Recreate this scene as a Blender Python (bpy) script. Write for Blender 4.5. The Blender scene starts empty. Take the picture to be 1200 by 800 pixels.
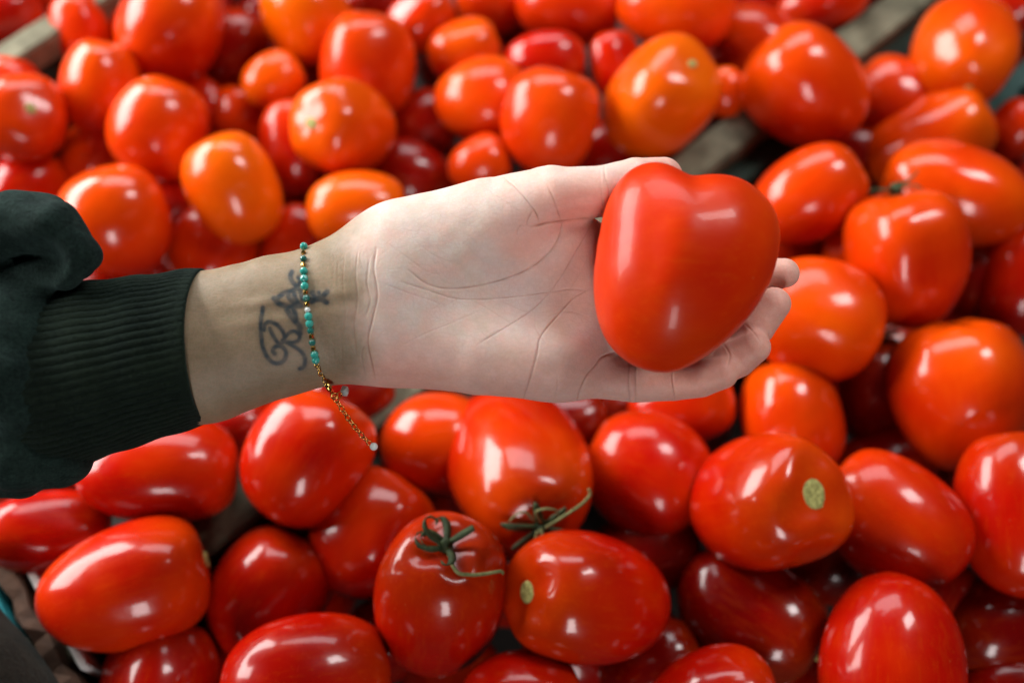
import bpy, bmesh, math, random
import numpy as np
from mathutils import Vector, Matrix

# ------------------------------------------------------------------ camera, world, lamps, exposure
scene = bpy.context.scene
col = scene.collection
FPX = 1200 * 35.0 / 36.0                      # focal length in photograph pixels
PITCH = 61.0
CAM = Vector((0.0, -0.556 * math.cos(math.radians(PITCH)), 0.556 * math.sin(math.radians(PITCH))))
cd = bpy.data.cameras.new('camera')
cam = bpy.data.objects.new('camera', cd)
col.objects.link(cam)
cam.location = CAM
cam.rotation_euler = (math.radians(90 - PITCH), 0, 0)
cd.lens = 35.0
cd.sensor_width = 36.0
cd.clip_start = 0.02
cd.clip_end = 20
cd.dof.use_dof = True
cd.dof.focus_distance = 0.402
cd.dof.aperture_fstop = 3.6
scene.camera = cam
RC = Matrix.Rotation(math.radians(90 - PITCH), 3, 'X')   # camera axes -> world axes

world = bpy.data.worlds.new('World')
scene.world = world
world.use_nodes = True
bg = world.node_tree.nodes['Background']
bg.inputs[0].default_value = (0.75, 0.88, 1.0, 1)
bg.inputs[1].default_value = 0.02

def area(name, loc, target, sx, sy, energy, color):
    ld = bpy.data.lights.new(name, 'AREA')
    ld.shape = 'RECTANGLE'
    ld.size = sx
    ld.size_y = sy
    ld.energy = energy
    ld.color = color
    o = bpy.data.objects.new(name, ld)
    col.objects.link(o)
    o.location = loc
    d = Vector(target) - Vector(loc)
    o.rotation_euler = d.to_track_quat('-Z', 'Y').to_euler()
    return o

area('window_lamp', (-0.92, 0.44, 0.46), (0, 0.15, 0), 1.10, 0.50, 34, (1.0, 0.97, 0.93))
area('skylight_lamp', (0.58, 0.30, 0.98), (0, 0.05, 0), 0.22, 0.36, 6.5, (1.0, 0.985, 0.97))
area('doorway_lamp', (0.05, -1.45, 0.50), (0, 0, 0.1), 0.30, 0.60, 9.5, (1.0, 0.93, 0.92))
area('stall_lamp', (-0.05, 0.95, 0.95), (0, 0.1, 0), 1.1, 0.55, 13, (0.97, 0.98, 1.0))

scene.view_settings.view_transform = 'Standard'
scene.view_settings.look = 'None'
scene.view_settings.gamma = 1.0
scene.view_settings.use_curve_mapping = False
scene.view_settings.exposure = -0.22
scene.render.engine = 'CYCLES'
scene.cycles.use_denoising = True
scene.cycles.max_bounces = 8
scene.cycles.diffuse_bounces = 3

# ------------------------------------------------------------------ helpers
rng = np.random.default_rng(7)
random.seed(7)

def ray(px, py):
    return (RC @ Vector(((px - 600) / FPX, (400 - py) / FPX, -1.0)))   # depth 1 along the view axis

def at(px, py, z):
    r = ray(px, py)
    return CAM + r * ((z - CAM.z) / r.z)

def depth_at(px, py, z):
    return (z - CAM.z) / ray(px, py).z

def link(o, parent=None):
    col.objects.link(o)
    if parent is not None:
        o.parent = parent
    return o

def tag(o, label=None, cat=None, group=None, kind=None):
    if label: o['label'] = label
    if cat: o['category'] = cat
    if group: o['group'] = group
    if kind: o['kind'] = kind
    return o

def mesh_np(name, V, F, smooth=True):
    me = bpy.data.meshes.new(name)
    if isinstance(F, np.ndarray) and F.ndim == 2:
        me.vertices.add(len(V)); me.vertices.foreach_set('co', np.asarray(V, np.float32).ravel())
        me.loops.add(F.size); me.loops.foreach_set('vertex_index', F.astype(np.int32).ravel())
        me.polygons.add(len(F)); me.polygons.foreach_set('loop_start', np.arange(0, F.size, F.shape[1], dtype=np.int32))
        me.update(calc_edges=True)
    else:
        me.from_pydata([tuple(v) for v in V], [], [tuple(f) for f in F])
    if smooth:
        me.polygons.foreach_set('use_smooth', np.ones(len(me.polygons), bool))
    me.update()
    return me

def obj(name, me, mat, parent=None):
    o = bpy.data.objects.new(name, me)
    if mat is not None and not me.materials:
        me.materials.append(mat)
    return link(o, parent)

def empty(name, matrix):
    e = bpy.data.objects.new(name, None)
    e.empty_display_size = 0.02
    col.objects.link(e)
    e.matrix_world = matrix
    return e

# ---- node helpers
class NT:
    def __init__(self, name):
        self.m = bpy.data.materials.new(name)
        self.m.use_nodes = True
        self.t = self.m.node_tree
        self.t.nodes.clear()
        self.out = self.n('ShaderNodeOutputMaterial')
    def n(self, typ, **kw):
        nd = self.t.nodes.new(typ)
        for k, v in kw.items():
            setattr(nd, k, v)
        return nd
    def l(self, a, b):
        self.t.links.new(a, b)
    def set(self, nd, **kw):
        for k, v in kw.items():
            nd.inputs[k].default_value = v
    def noise(self, vec, scale, detail=3, rough=0.5, typ=None):
        nd = self.n('ShaderNodeTexNoise')
        nd.inputs['Scale'].default_value = scale
        nd.inputs['Detail'].default_value = detail
        nd.inputs['Roughness'].default_value = rough
        if vec is not None: self.l(vec, nd.inputs['Vector'])
        return nd.outputs['Fac']
    def ramp(self, fac, stops):
        nd = self.n('ShaderNodeValToRGB')
        e = nd.color_ramp.elements
        while len(e) < len(stops): e.new(0.5)
        for i, (p, c) in enumerate(stops):
            e[i].position = p
            e[i].color = (*c, 1)
        self.l(fac, nd.inputs[0])
        return nd.outputs[0]
    def mix(self, fac, a, b, mode='MIX'):
        nd = self.n('ShaderNodeMix', data_type='RGBA', blend_type=mode)
        if isinstance(fac, (int, float)): nd.inputs[0].default_value = fac
        else: self.l(fac, nd.inputs[0])
        for i, v in ((6, a), (7, b)):
            if isinstance(v, tuple): nd.inputs[i].default_value = (*v, 1)
            else: self.l(v, nd.inputs[i])
        return nd.outputs[2]
    def math(self, op, a, b=None, clamp=False):
        nd = self.n('ShaderNodeMath', operation=op, use_clamp=clamp)
        for i, v in ((0, a), (1, b)):
            if v is None: continue
            if isinstance(v, (int, float)): nd.inputs[i].default_value = v
            else: self.l(v, nd.inputs[i])
        return nd.outputs[0]
    def bump(self, h, strength, dist, prev=None):
        nd = self.n('ShaderNodeBump')
        nd.inputs['Strength'].default_value = strength
        nd.inputs['Distance'].default_value = dist
        self.l(h, nd.inputs['Height'])
        if prev is not None: self.l(prev, nd.inputs['Normal'])
        return nd.outputs[0]
    def attr(self, name, typ='GEOMETRY'):
        nd = self.n('ShaderNodeAttribute', attribute_type=typ)
        nd.attribute_name = name
        return nd.outputs['Fac']
    def principled(self, **kw):
        p = self.n('ShaderNodeBsdfPrincipled')
        for k, v in kw.items():
            k = k.replace('_', ' ')
            if isinstance(v, (int, float)): p.inputs[k].default_value = v
            elif isinstance(v, tuple): p.inputs[k].default_value = v if len(v) != 3 or k == 'Subsurface Radius' else (*v, 1)
            else: self.l(v, p.inputs[k])
        self.l(p.outputs[0], self.out.inputs[0])
        return p

def mat_tomato():
    g = NT('tomato_skin')
    tc = g.n('ShaderNodeTexCoord')
    oi = g.n('ShaderNodeObjectInfo')
    add = g.n('ShaderNodeVectorMath', operation='MULTIPLY_ADD')
    g.l(oi.outputs['Random'], add.inputs[0])
    add.inputs[1].default_value = (3.1, 5.7, 8.3)
    g.l(tc.outputs['Object'], add.inputs[2])
    v = add.outputs[0]
    ripe = g.attr('ripeness_shade', 'OBJECT')
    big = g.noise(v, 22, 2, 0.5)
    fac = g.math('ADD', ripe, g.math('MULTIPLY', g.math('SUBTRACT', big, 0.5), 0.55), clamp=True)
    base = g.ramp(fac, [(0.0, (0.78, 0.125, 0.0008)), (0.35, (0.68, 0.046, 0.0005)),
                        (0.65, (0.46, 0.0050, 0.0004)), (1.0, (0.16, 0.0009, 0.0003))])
    # paler shoulders towards the stem end, faint streaks along the fruit
    sx = g.n('ShaderNodeSeparateXYZ'); g.l(tc.outputs['Object'], sx.inputs[0])
    mr = g.n('ShaderNodeMapRange'); mr.inputs['From Min'].default_value = 0.006; mr.inputs['From Max'].default_value = 0.042
    mr.inputs['To Max'].default_value = 0.75
    g.l(sx.outputs[0], mr.inputs['Value'])
    sat0 = g.attr('satin', 'OBJECT')
    shf = g.math('MULTIPLY', g.math('SUBTRACT', 1.0, g.math('MULTIPLY', ripe, 0.75)), g.math('SUBTRACT', 1.0, g.math('MULTIPLY', sat0, 1.25), True))
    base = g.mix(g.math('MULTIPLY', g.math('MULTIPLY', mr.outputs[0], shf), g.noise(v, 34, 3, 0.6)), base, (0.74, 0.15, 0.002))
    st = g.n('ShaderNodeMapping'); st.inputs['Scale'].default_value = (0.12, 1, 1); g.l(v, st.inputs[0])
    base = g.mix(g.ramp(g.noise(st.outputs[0], 330, 3, 0.7), [(0.50, (0, 0, 0)), (0.78, (0.17, 0.17, 0.17))]), base, (0.70, 0.10, 0.002))
    fl = g.noise(v, 420, 2, 0.6)
    base = g.mix(g.ramp(fl, [(0.62, (0, 0, 0)), (0.80, (0.16, 0.16, 0.16))]), base, (0.75, 0.12, 0.004))
    # dry freckles
    vo = g.n('ShaderNodeTexVoronoi')
    vo.inputs['Scale'].default_value = 75
    g.l(v, vo.inputs['Vector'])
    spot = g.ramp(vo.outputs['Distance'], [(0.0, (0.30, 0.30, 0.30)), (0.04, (0, 0, 0))])
    base = g.mix(spot, base, (0.75, 0.33, 0.12))
    rn = g.noise(v, 60, 3, 0.6)
    sat = g.attr('satin', 'OBJECT')
    rough = g.math('ADD', g.math('MULTIPLY', sat, 0.16), g.math('ADD', 0.15, g.math('MULTIPLY', rn, 0.14)))
    coat = g.math('MULTIPLY', g.math('SUBTRACT', 1.0, sat), 0.65)
    b1 = g.bump(g.noise(v, 38, 2, 0.5), 0.22, 0.006)
    b2 = g.bump(g.noise(v, 600, 2, 0.6), 0.05, 0.0006, b1)
    g.principled(Base_Color=base, Roughness=rough, Normal=b2, IOR=1.45, Specular_IOR_Level=0.22, Coat_Weight=coat, Coat_Roughness=0.09, Coat_IOR=1.5)
    return g.m

def mat_simple(name, c1, c2, scale, rough, bump=0.3, bdist=0.001, stretch=(1, 1, 1), metal=0.0, spec=0.4, detail=5):
    g = NT(name)
    tc = g.n('ShaderNodeTexCoord')
    mp = g.n('ShaderNodeMapping')
    mp.inputs['Scale'].default_value = stretch
    g.l(tc.outputs['Object'], mp.inputs[0])
    n1 = g.noise(mp.outputs[0], scale, detail, 0.62)
    c = g.ramp(n1, [(0.28, c1), (0.72, c2)])
    b = g.bump(n1, bump, bdist)
    g.principled(Base_Color=c, Roughness=rough, Normal=b, Metallic=metal, Specular_IOR_Level=spec)
    return g.m

def mat_skin():
    g = NT('skin')
    tc = g.n('ShaderNodeTexCoord')
    v = tc.outputs['Object']
    tan = g.attr('tan'); flush = g.attr('flush'); crease = g.attr('crease'); ink = g.attr('ink')
    m1 = g.noise(v, 70, 4, 0.6)
    m2 = g.noise(v, 260, 4, 0.65)
    c = g.ramp(m1, [(0.30, (0.60, 0.485, 0.395)), (0.5, (0.65, 0.565, 0.495)), (0.72, (0.67, 0.615, 0.58))])
    c = g.mix(g.math('MULTIPLY', flush, 0.95), c, (0.76, 0.40, 0.33))
    arm = g.ramp(m1, [(0.3, (0.215, 0.165, 0.098)), (0.7, (0.275, 0.218, 0.137))])
    c = g.mix(tan, c, arm)
    blot = g.ramp(g.noise(v, 130, 3, 0.55), [(0.38, (0, 0, 0)), (0.66, (0.72, 0.72, 0.72))])
    c = g.mix(blot, c, (0.66, 0.44, 0.37))
    blue = g.ramp(g.noise(v, 55, 2, 0.5), [(0.50, (0, 0, 0)), (0.70, (0.45, 0.45, 0.45))])
    c = g.mix(blue, c, (0.58, 0.53, 0.50))
    c = g.mix(g.math('MULTIPLY', flush, 0.6), c, (0.76, 0.37, 0.29))
    c = g.mix(tan, c, arm)
    mot = g.ramp(m2, [(0.40, (0.93, 0.89, 0.88)), (0.64, (1.03, 1.03, 1.03))])
    c = g.mix(0.75, c, mot, 'MULTIPLY')
    c = g.mix(g.math('MULTIPLY', crease, 0.80), c, (0.33, 0.13, 0.075))
    c = g.mix(g.math('MULTIPLY', ink, 0.93, True), c, (0.012, 0.028, 0.040))
    # fine skin lines: two crossing families plus cell pattern
    mp = g.n('ShaderNodeMapping'); mp.inputs['Scale'].default_value = (1.0, 0.30, 1.0); mp.inputs['Rotation'].default_value = (0, 0, 0.5)
    g.l(v, mp.inputs[0])
    vo = g.n('ShaderNodeTexVoronoi', feature='DISTANCE_TO_EDGE'); vo.inputs['Scale'].default_value = 900; g.l(mp.outputs[0], vo.inputs['Vector'])
    e1 = g.ramp(vo.outputs['Distance'], [(0.0, (0, 0, 0)), (0.12, (1, 1, 1))])
    mp2 = g.n('ShaderNodeMapping'); mp2.inputs['Scale'].default_value = (0.28, 1.0, 1.0); mp2.inputs['Rotation'].default_value = (0, 0, -0.35)
    g.l(v, mp2.inputs[0])
    vo2 = g.n('ShaderNodeTexVoronoi', feature='DISTANCE_TO_EDGE'); vo2.inputs['Scale'].default_value = 620; g.l(mp2.outputs[0], vo2.inputs['Vector'])
    e2 = g.ramp(vo2.outputs['Distance'], [(0.0, (0, 0, 0)), (0.09, (1, 1, 1))])
    lines = g.math('MULTIPLY', g.math('SUBTRACT', 1.0, g.math('MULTIPLY', e1, e2)), g.math('MULTIPLY', g.math('MULTIPLY', m1, 0.30), g.math('SUBTRACT', 1.0, ink, True)))
    c = g.mix(lines, c, (0.50, 0.27, 0.20))
    b = g.bump(e1, 0.13, 0.00025)
    b = g.bump(e2, 0.14, 0.00030, b)
    b = g.bump(m2, 0.12, 0.0007, b)
    g.principled(Base_Color=c, Roughness=0.50, Normal=b, Specular_IOR_Level=0.32, Subsurface_Weight=0.40,
                 Subsurface_Radius=(1.0, 0.35, 0.18), Subsurface_Scale=0.0045)
    return g.m

def mat_fabric(name, c1, c2, scale, rib=False):
    g = NT(name)
    tc = g.n('ShaderNodeTexCoord')
    v = tc.outputs['Object']
    n1 = g.noise(v, scale, 5, 0.7)
    n2 = g.noise(v, scale * 5, 3, 0.7)
    n3 = g.noise(v, 45, 3, 0.5)
    n4 = g.noise(v, scale * .3, 4, 0.7)
    f = g.math('ADD', g.math('MULTIPLY', n1, 0.45), g.math('ADD', g.math('MULTIPLY', n3, 0.25), g.math('MULTIPLY', n4, 0.30)))
    c = g.ramp(f, [(0.40, c1), (0.60, c2)])
    lint = g.ramp(g.noise(v, scale * 2.3, 2, 0.5), [(0.73, (0, 0, 0)), (0.80, (0.5, 0.5, 0.5))])
    c = g.mix(lint, c, (0.12, 0.14, 0.12))
    b = g.bump(n1, 1.0, 0.0012)
    b = g.bump(n4, 0.6, 0.0020, b)
    b = g.bump(n2, 0.6, 0.0006, b)
    p = g.principled(Base_Color=c, Roughness=0.95, Normal=b, Specular_IOR_Level=0.1)
    p.inputs['Sheen Weight'].default_value = 0.16
    p.inputs['Sheen Roughness'].default_value = 0.5
    p.inputs['Sheen Tint'].default_value = (0.25, 0.42, 0.42, 1)
    return g.m

M_TOM = mat_tomato()
M_SKIN = mat_skin()
M_SCAR = mat_simple('stem_scar_cork', (0.12, 0.12, 0.025), (0.58, 0.54, 0.18), 600, 0.8, 0.6, 0.001)
M_SCAR_PALE = mat_simple('pale_shoulder', (0.80, 0.30, 0.05), (0.85, 0.45, 0.12), 200, 0.3, 0.1, 0.0005)
M_CALYX = mat_simple('calyx_green', (0.010, 0.022, 0.006), (0.050, 0.078, 0.022), 400, 0.7, 0.6, 0.0008)
M_STEM = mat_simple('dry_stem', (0.09, 0.12, 0.035), (0.25, 0.25, 0.10), 500, 0.75, 0.5, 0.0006)
M_WOOD = mat_simple('weathered_wood', (0.06, 0.055, 0.032), (0.20, 0.19, 0.125), 60, 0.85, 0.5, 0.002, (1, 1, 1))
M_SHADEWOOD = mat_simple('shaded_green_board', (0.010, 0.020, 0.014), (0.022, 0.040, 0.028), 60, 0.85, 0.4, 0.002)  # dark green stain, with the shade on the crate sides mixed into the colour
M_TEALWOOD = mat_simple('teal_board', (0.020, 0.055, 0.050), (0.04, 0.085, 0.075), 60, 0.8, 0.4, 0.002)
M_TABLE = mat_simple('stall_table_board', (0.012, 0.010, 0.008), (0.03, 0.024, 0.02), 40, 0.9, 0.4, 0.002)
M_BROWN = mat_simple('brown_board', (0.05, 0.025, 0.015), (0.16, 0.085, 0.05), 90, 0.8, 0.4, 0.002)
M_CLOTH = mat_fabric('grey_brown_cloth', (0.020, 0.017, 0.013), (0.045, 0.038, 0.028), 500)
M_TEAL = mat_simple('teal_print', (0.02, 0.30, 0.36), (0.04, 0.42, 0.46), 120, 0.5, 0.1, 0.0005)
M_PAPER = mat_simple('white_paper', (0.55, 0.58, 0.55), (0.75, 0.76, 0.74), 120, 0.6, 0.1, 0.0005)
M_FLEECE = mat_fabric('green_fleece', (0.0016, 0.0052, 0.0038), (0.0170, 0.0350, 0.0280), 800)
M_RIB = mat_fabric('green_rib_knit', (0.0018, 0.0040, 0.0020), (0.0120, 0.0205, 0.0105), 1100)
M_GOLD = mat_simple('gold_metal', (0.60, 0.36, 0.08), (0.80, 0.55, 0.18), 300, 0.22, 0.1, 0.0003, metal=1.0)
M_TURQ = mat_simple('turquoise_bead', (0.012, 0.22, 0.19), (0.05, 0.42, 0.34), 420, 0.16, 0.15, 0.0004, spec=0.8)
M_TURQ2 = mat_simple('dark_teal_bead', (0.006, 0.06, 0.055), (0.03, 0.20, 0.16), 420, 0.14, 0.15, 0.0004, spec=0.9)
M_PEARL = mat_simple('pearl_bead', (0.55, 0.62, 0.60), (0.75, 0.80, 0.78), 300, 0.15, 0.05, 0.0003, spec=0.9)

# ------------------------------------------------------------------ the setting: stall table and crates
def box_mesh(name, sx, sy, sz, bev=0.0015, jitter=0.0, seg=1):
    bm = bmesh.new()
    bmesh.ops.create_cube(bm, size=1)
    for v in bm.verts:
        v.co = Vector((v.co.x * sx, v.co.y * sy, v.co.z * sz))
    if seg > 1:
        long = [e for e in bm.edges if abs(e.verts[0].co.x - e.verts[1].co.x) > 1e-6]
        bmesh.ops.subdivide_edges(bm, edges=long, cuts=seg)
        for v in bm.verts:
            v.co.y += random.uniform(-jitter, jitter)
            v.co.z += random.uniform(-jitter, jitter)
    if bev:
        sharp = [e for e in bm.edges if e.calc_face_angle(0) > 1.0]
        bmesh.ops.bevel(bm, geom=sharp, offset=bev, segments=2, affect='EDGES')
    me = bpy.data.meshes.new(name)
    bm.to_mesh(me); bm.free()
    return me

table = obj('stall_table', box_mesh('stall_table', 1.5, 1.3, 0.02, 0.002), M_TABLE)
table.location = (0.0, 0.10, -0.165)
tag(table, kind='structure')

def board(name, p, q, width, height, mat, parent, bev=0.0015, jit=0.0012):
    """a straight board whose top centre line runs p -> q (world points)"""
    d = q - p
    me = box_mesh(name, d.length, width, height, bev, jit, 14)
    o = obj(name, me, mat, parent)
    x = d.normalized(); y = Vector((0, 0, 1)).cross(x).normalized(); z = x.cross(y)
    m = Matrix((x, y, z)).transposed().to_4x4()
    m.translation = (p + q) / 2 - z * height / 2
    if parent is None: o.matrix_world = m
    else: o.matrix_local = parent.matrix_world.inverted() @ m
    return o

RZ = -0.022
ra = at(1030, 25, RZ); rb = at(835, 172, RZ)
rd = (rb - ra).normalized(); rd.z = 0; rd.normalize()
rn = Vector((-rd.y, rd.x, 0))           # across the rail
if rn.x < 0: rn = -rn                   # points to the right-hand crate
p0 = ra - rd * 0.22; p1 = ra + rd * 0.95
crate = empty('wooden_crate', Matrix.Translation((-0.1, 0.25, -0.15)))
tag(crate, 'weathered pale wooden crate with long diagonal rails holding the far tomatoes', 'crate')
bpy.context.view_layer.update()
board('rail', p0, p1, 0.024, 0.022, M_WOOD, crate)
board('side_board', p0 + Vector((0, 0, -0.024)), p1 + Vector((0, 0, -0.024)), 0.012, 0.125, M_SHADEWOOD, crate)
la = at(0, 66, 0.0); lb = at(112, -8, 0.0)
ld_ = (la - lb).normalized()
q0 = lb - ld_ * 0.15; q1 = la + ld_ * 0.15
board('rail', q0, q1, 0.020, 0.020, M_WOOD, crate)
board('side_board', q0 + Vector((0, 0, -0.022)), q1 + Vector((0, 0, -0.022)), 0.012, 0.125, M_SHADEWOOD, crate)

crate2 = empty('wooden_crate', Matrix.Translation((0.3, 0.1, -0.15)))
tag(crate2, 'dark green crate with shaded inner boards holding the tomatoes on the right', 'crate')
bpy.context.view_layer.update()
off = rn * 0.0207
board('side_board', p0 + off + Vector((0, 0, -0.014)), p1 + off + Vector((0, 0, -0.014)), 0.016, 0.13, M_SHADEWOOD, crate2)
e0 = at(1120, 150, -0.03); e1 = at(1260, 40, -0.03)
board('end_board', e0, e1, 0.016, 0.11, M_TEALWOOD, crate2)

# ------------------------------------------------------------------ tomatoes
def tomato_mesh(name, L, W, seed, taper=0.12, lobes=(3, 0.02), sq=0.88, dimple=0.05, bend=0.0, flat=0.0, nt=30, nphi=44):
    """plum tomato along +X (stem end at +X), lengths in metres"""
    r = np.random.default_rng(seed)
    ph = r.uniform(0, 2 * np.pi, 6)
    dents = [(r.uniform(0, 6.28), r.uniform(.6, 2.5)) for _ in range(3)]; dents_a = r.uniform(.0, .13, 3)
    t = np.concatenate([[0.0], np.linspace(0.05, np.pi - 0.05, nt - 2), [np.pi]])
    f = np.linspace(0, 2 * np.pi, nphi, endpoint=False)
    T, Fi = np.meshgrid(t[1:-1], f, indexing='ij')
    def shape(T, Fi):
        ct, st = np.cos(T), np.sin(T)
        ax = L / 2 * np.sign(ct) * np.abs(ct) ** 0.94
        R = W / 2 * np.abs(st) ** sq * (1 + taper * ct)
        n, A = lobes
        w = 0.35 + 0.65 * np.exp(-((T - 0.7) / 0.8) ** 2)
        R = R * (1 + A * w * np.cos(n * Fi + ph[0]) + 0.35 * A * np.cos((n + 2) * Fi + ph[1]) * w
                 + 0.022 * np.cos(Fi + ph[2]) * np.cos(2 * T + ph[3]) + 0.018 * np.cos(2 * Fi + ph[4])
                 + 0.010 * np.cos(3 * Fi + ph[5] + 2 * ct) * st)
        for q in range(3):      # flattened sides where neighbours pressed
            fc, tc_ = dents[q]
            dfi = np.angle(np.exp(1j * (Fi - fc)))
            R = R * (1 - dents_a[q] * np.exp(-(dfi / .55) ** 2 - ((T - tc_) / .6) ** 2))
        dm = dimple * L * np.exp(-(T / 0.42) ** 2) * (1 + 0.35 * np.cos(n * Fi + ph[0]) * np.clip((T - .16) / .2, 0, 1))
        ax = ax - dm + 0.0 * T
        ax = ax - 0.012 * L * np.exp(-((np.pi - T) / 0.14) ** 2)
        y = R * np.cos(Fi) * (1 - flat) + bend * L * (ct ** 2 - 0.5)
        z = R * np.sin(Fi)
        return np.stack([ax, y, z], -1)
    body = shape(T, Fi).reshape(-1, 3)
    top = shape(np.array([0.0]), np.array([0.0])); bot = shape(np.array([np.pi]), np.array([0.0]))
    V = np.concatenate([top, body, bot])
    rows = len(t) - 2
    Fc = []
    for j in range(nphi):
        j2 = (j + 1) % nphi
        Fc.append((0, 1 + j2, 1 + j))
        for i in range(rows - 1):
            a = 1 + i * nphi
            Fc.append((a + j, a + j2, a + nphi + j2, a + nphi + j))
        a = 1 + (rows - 1) * nphi
        Fc.append((a + j, a + j2, len(V) - 1))
    Fc = [f_[::-1] for f_ in Fc]
    V[:, 1] -= body[:, 1].mean()
    return mesh_np(name, V, Fc), float(top[0, 0]), float(top[0, 1] - body[:, 1].mean())

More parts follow.
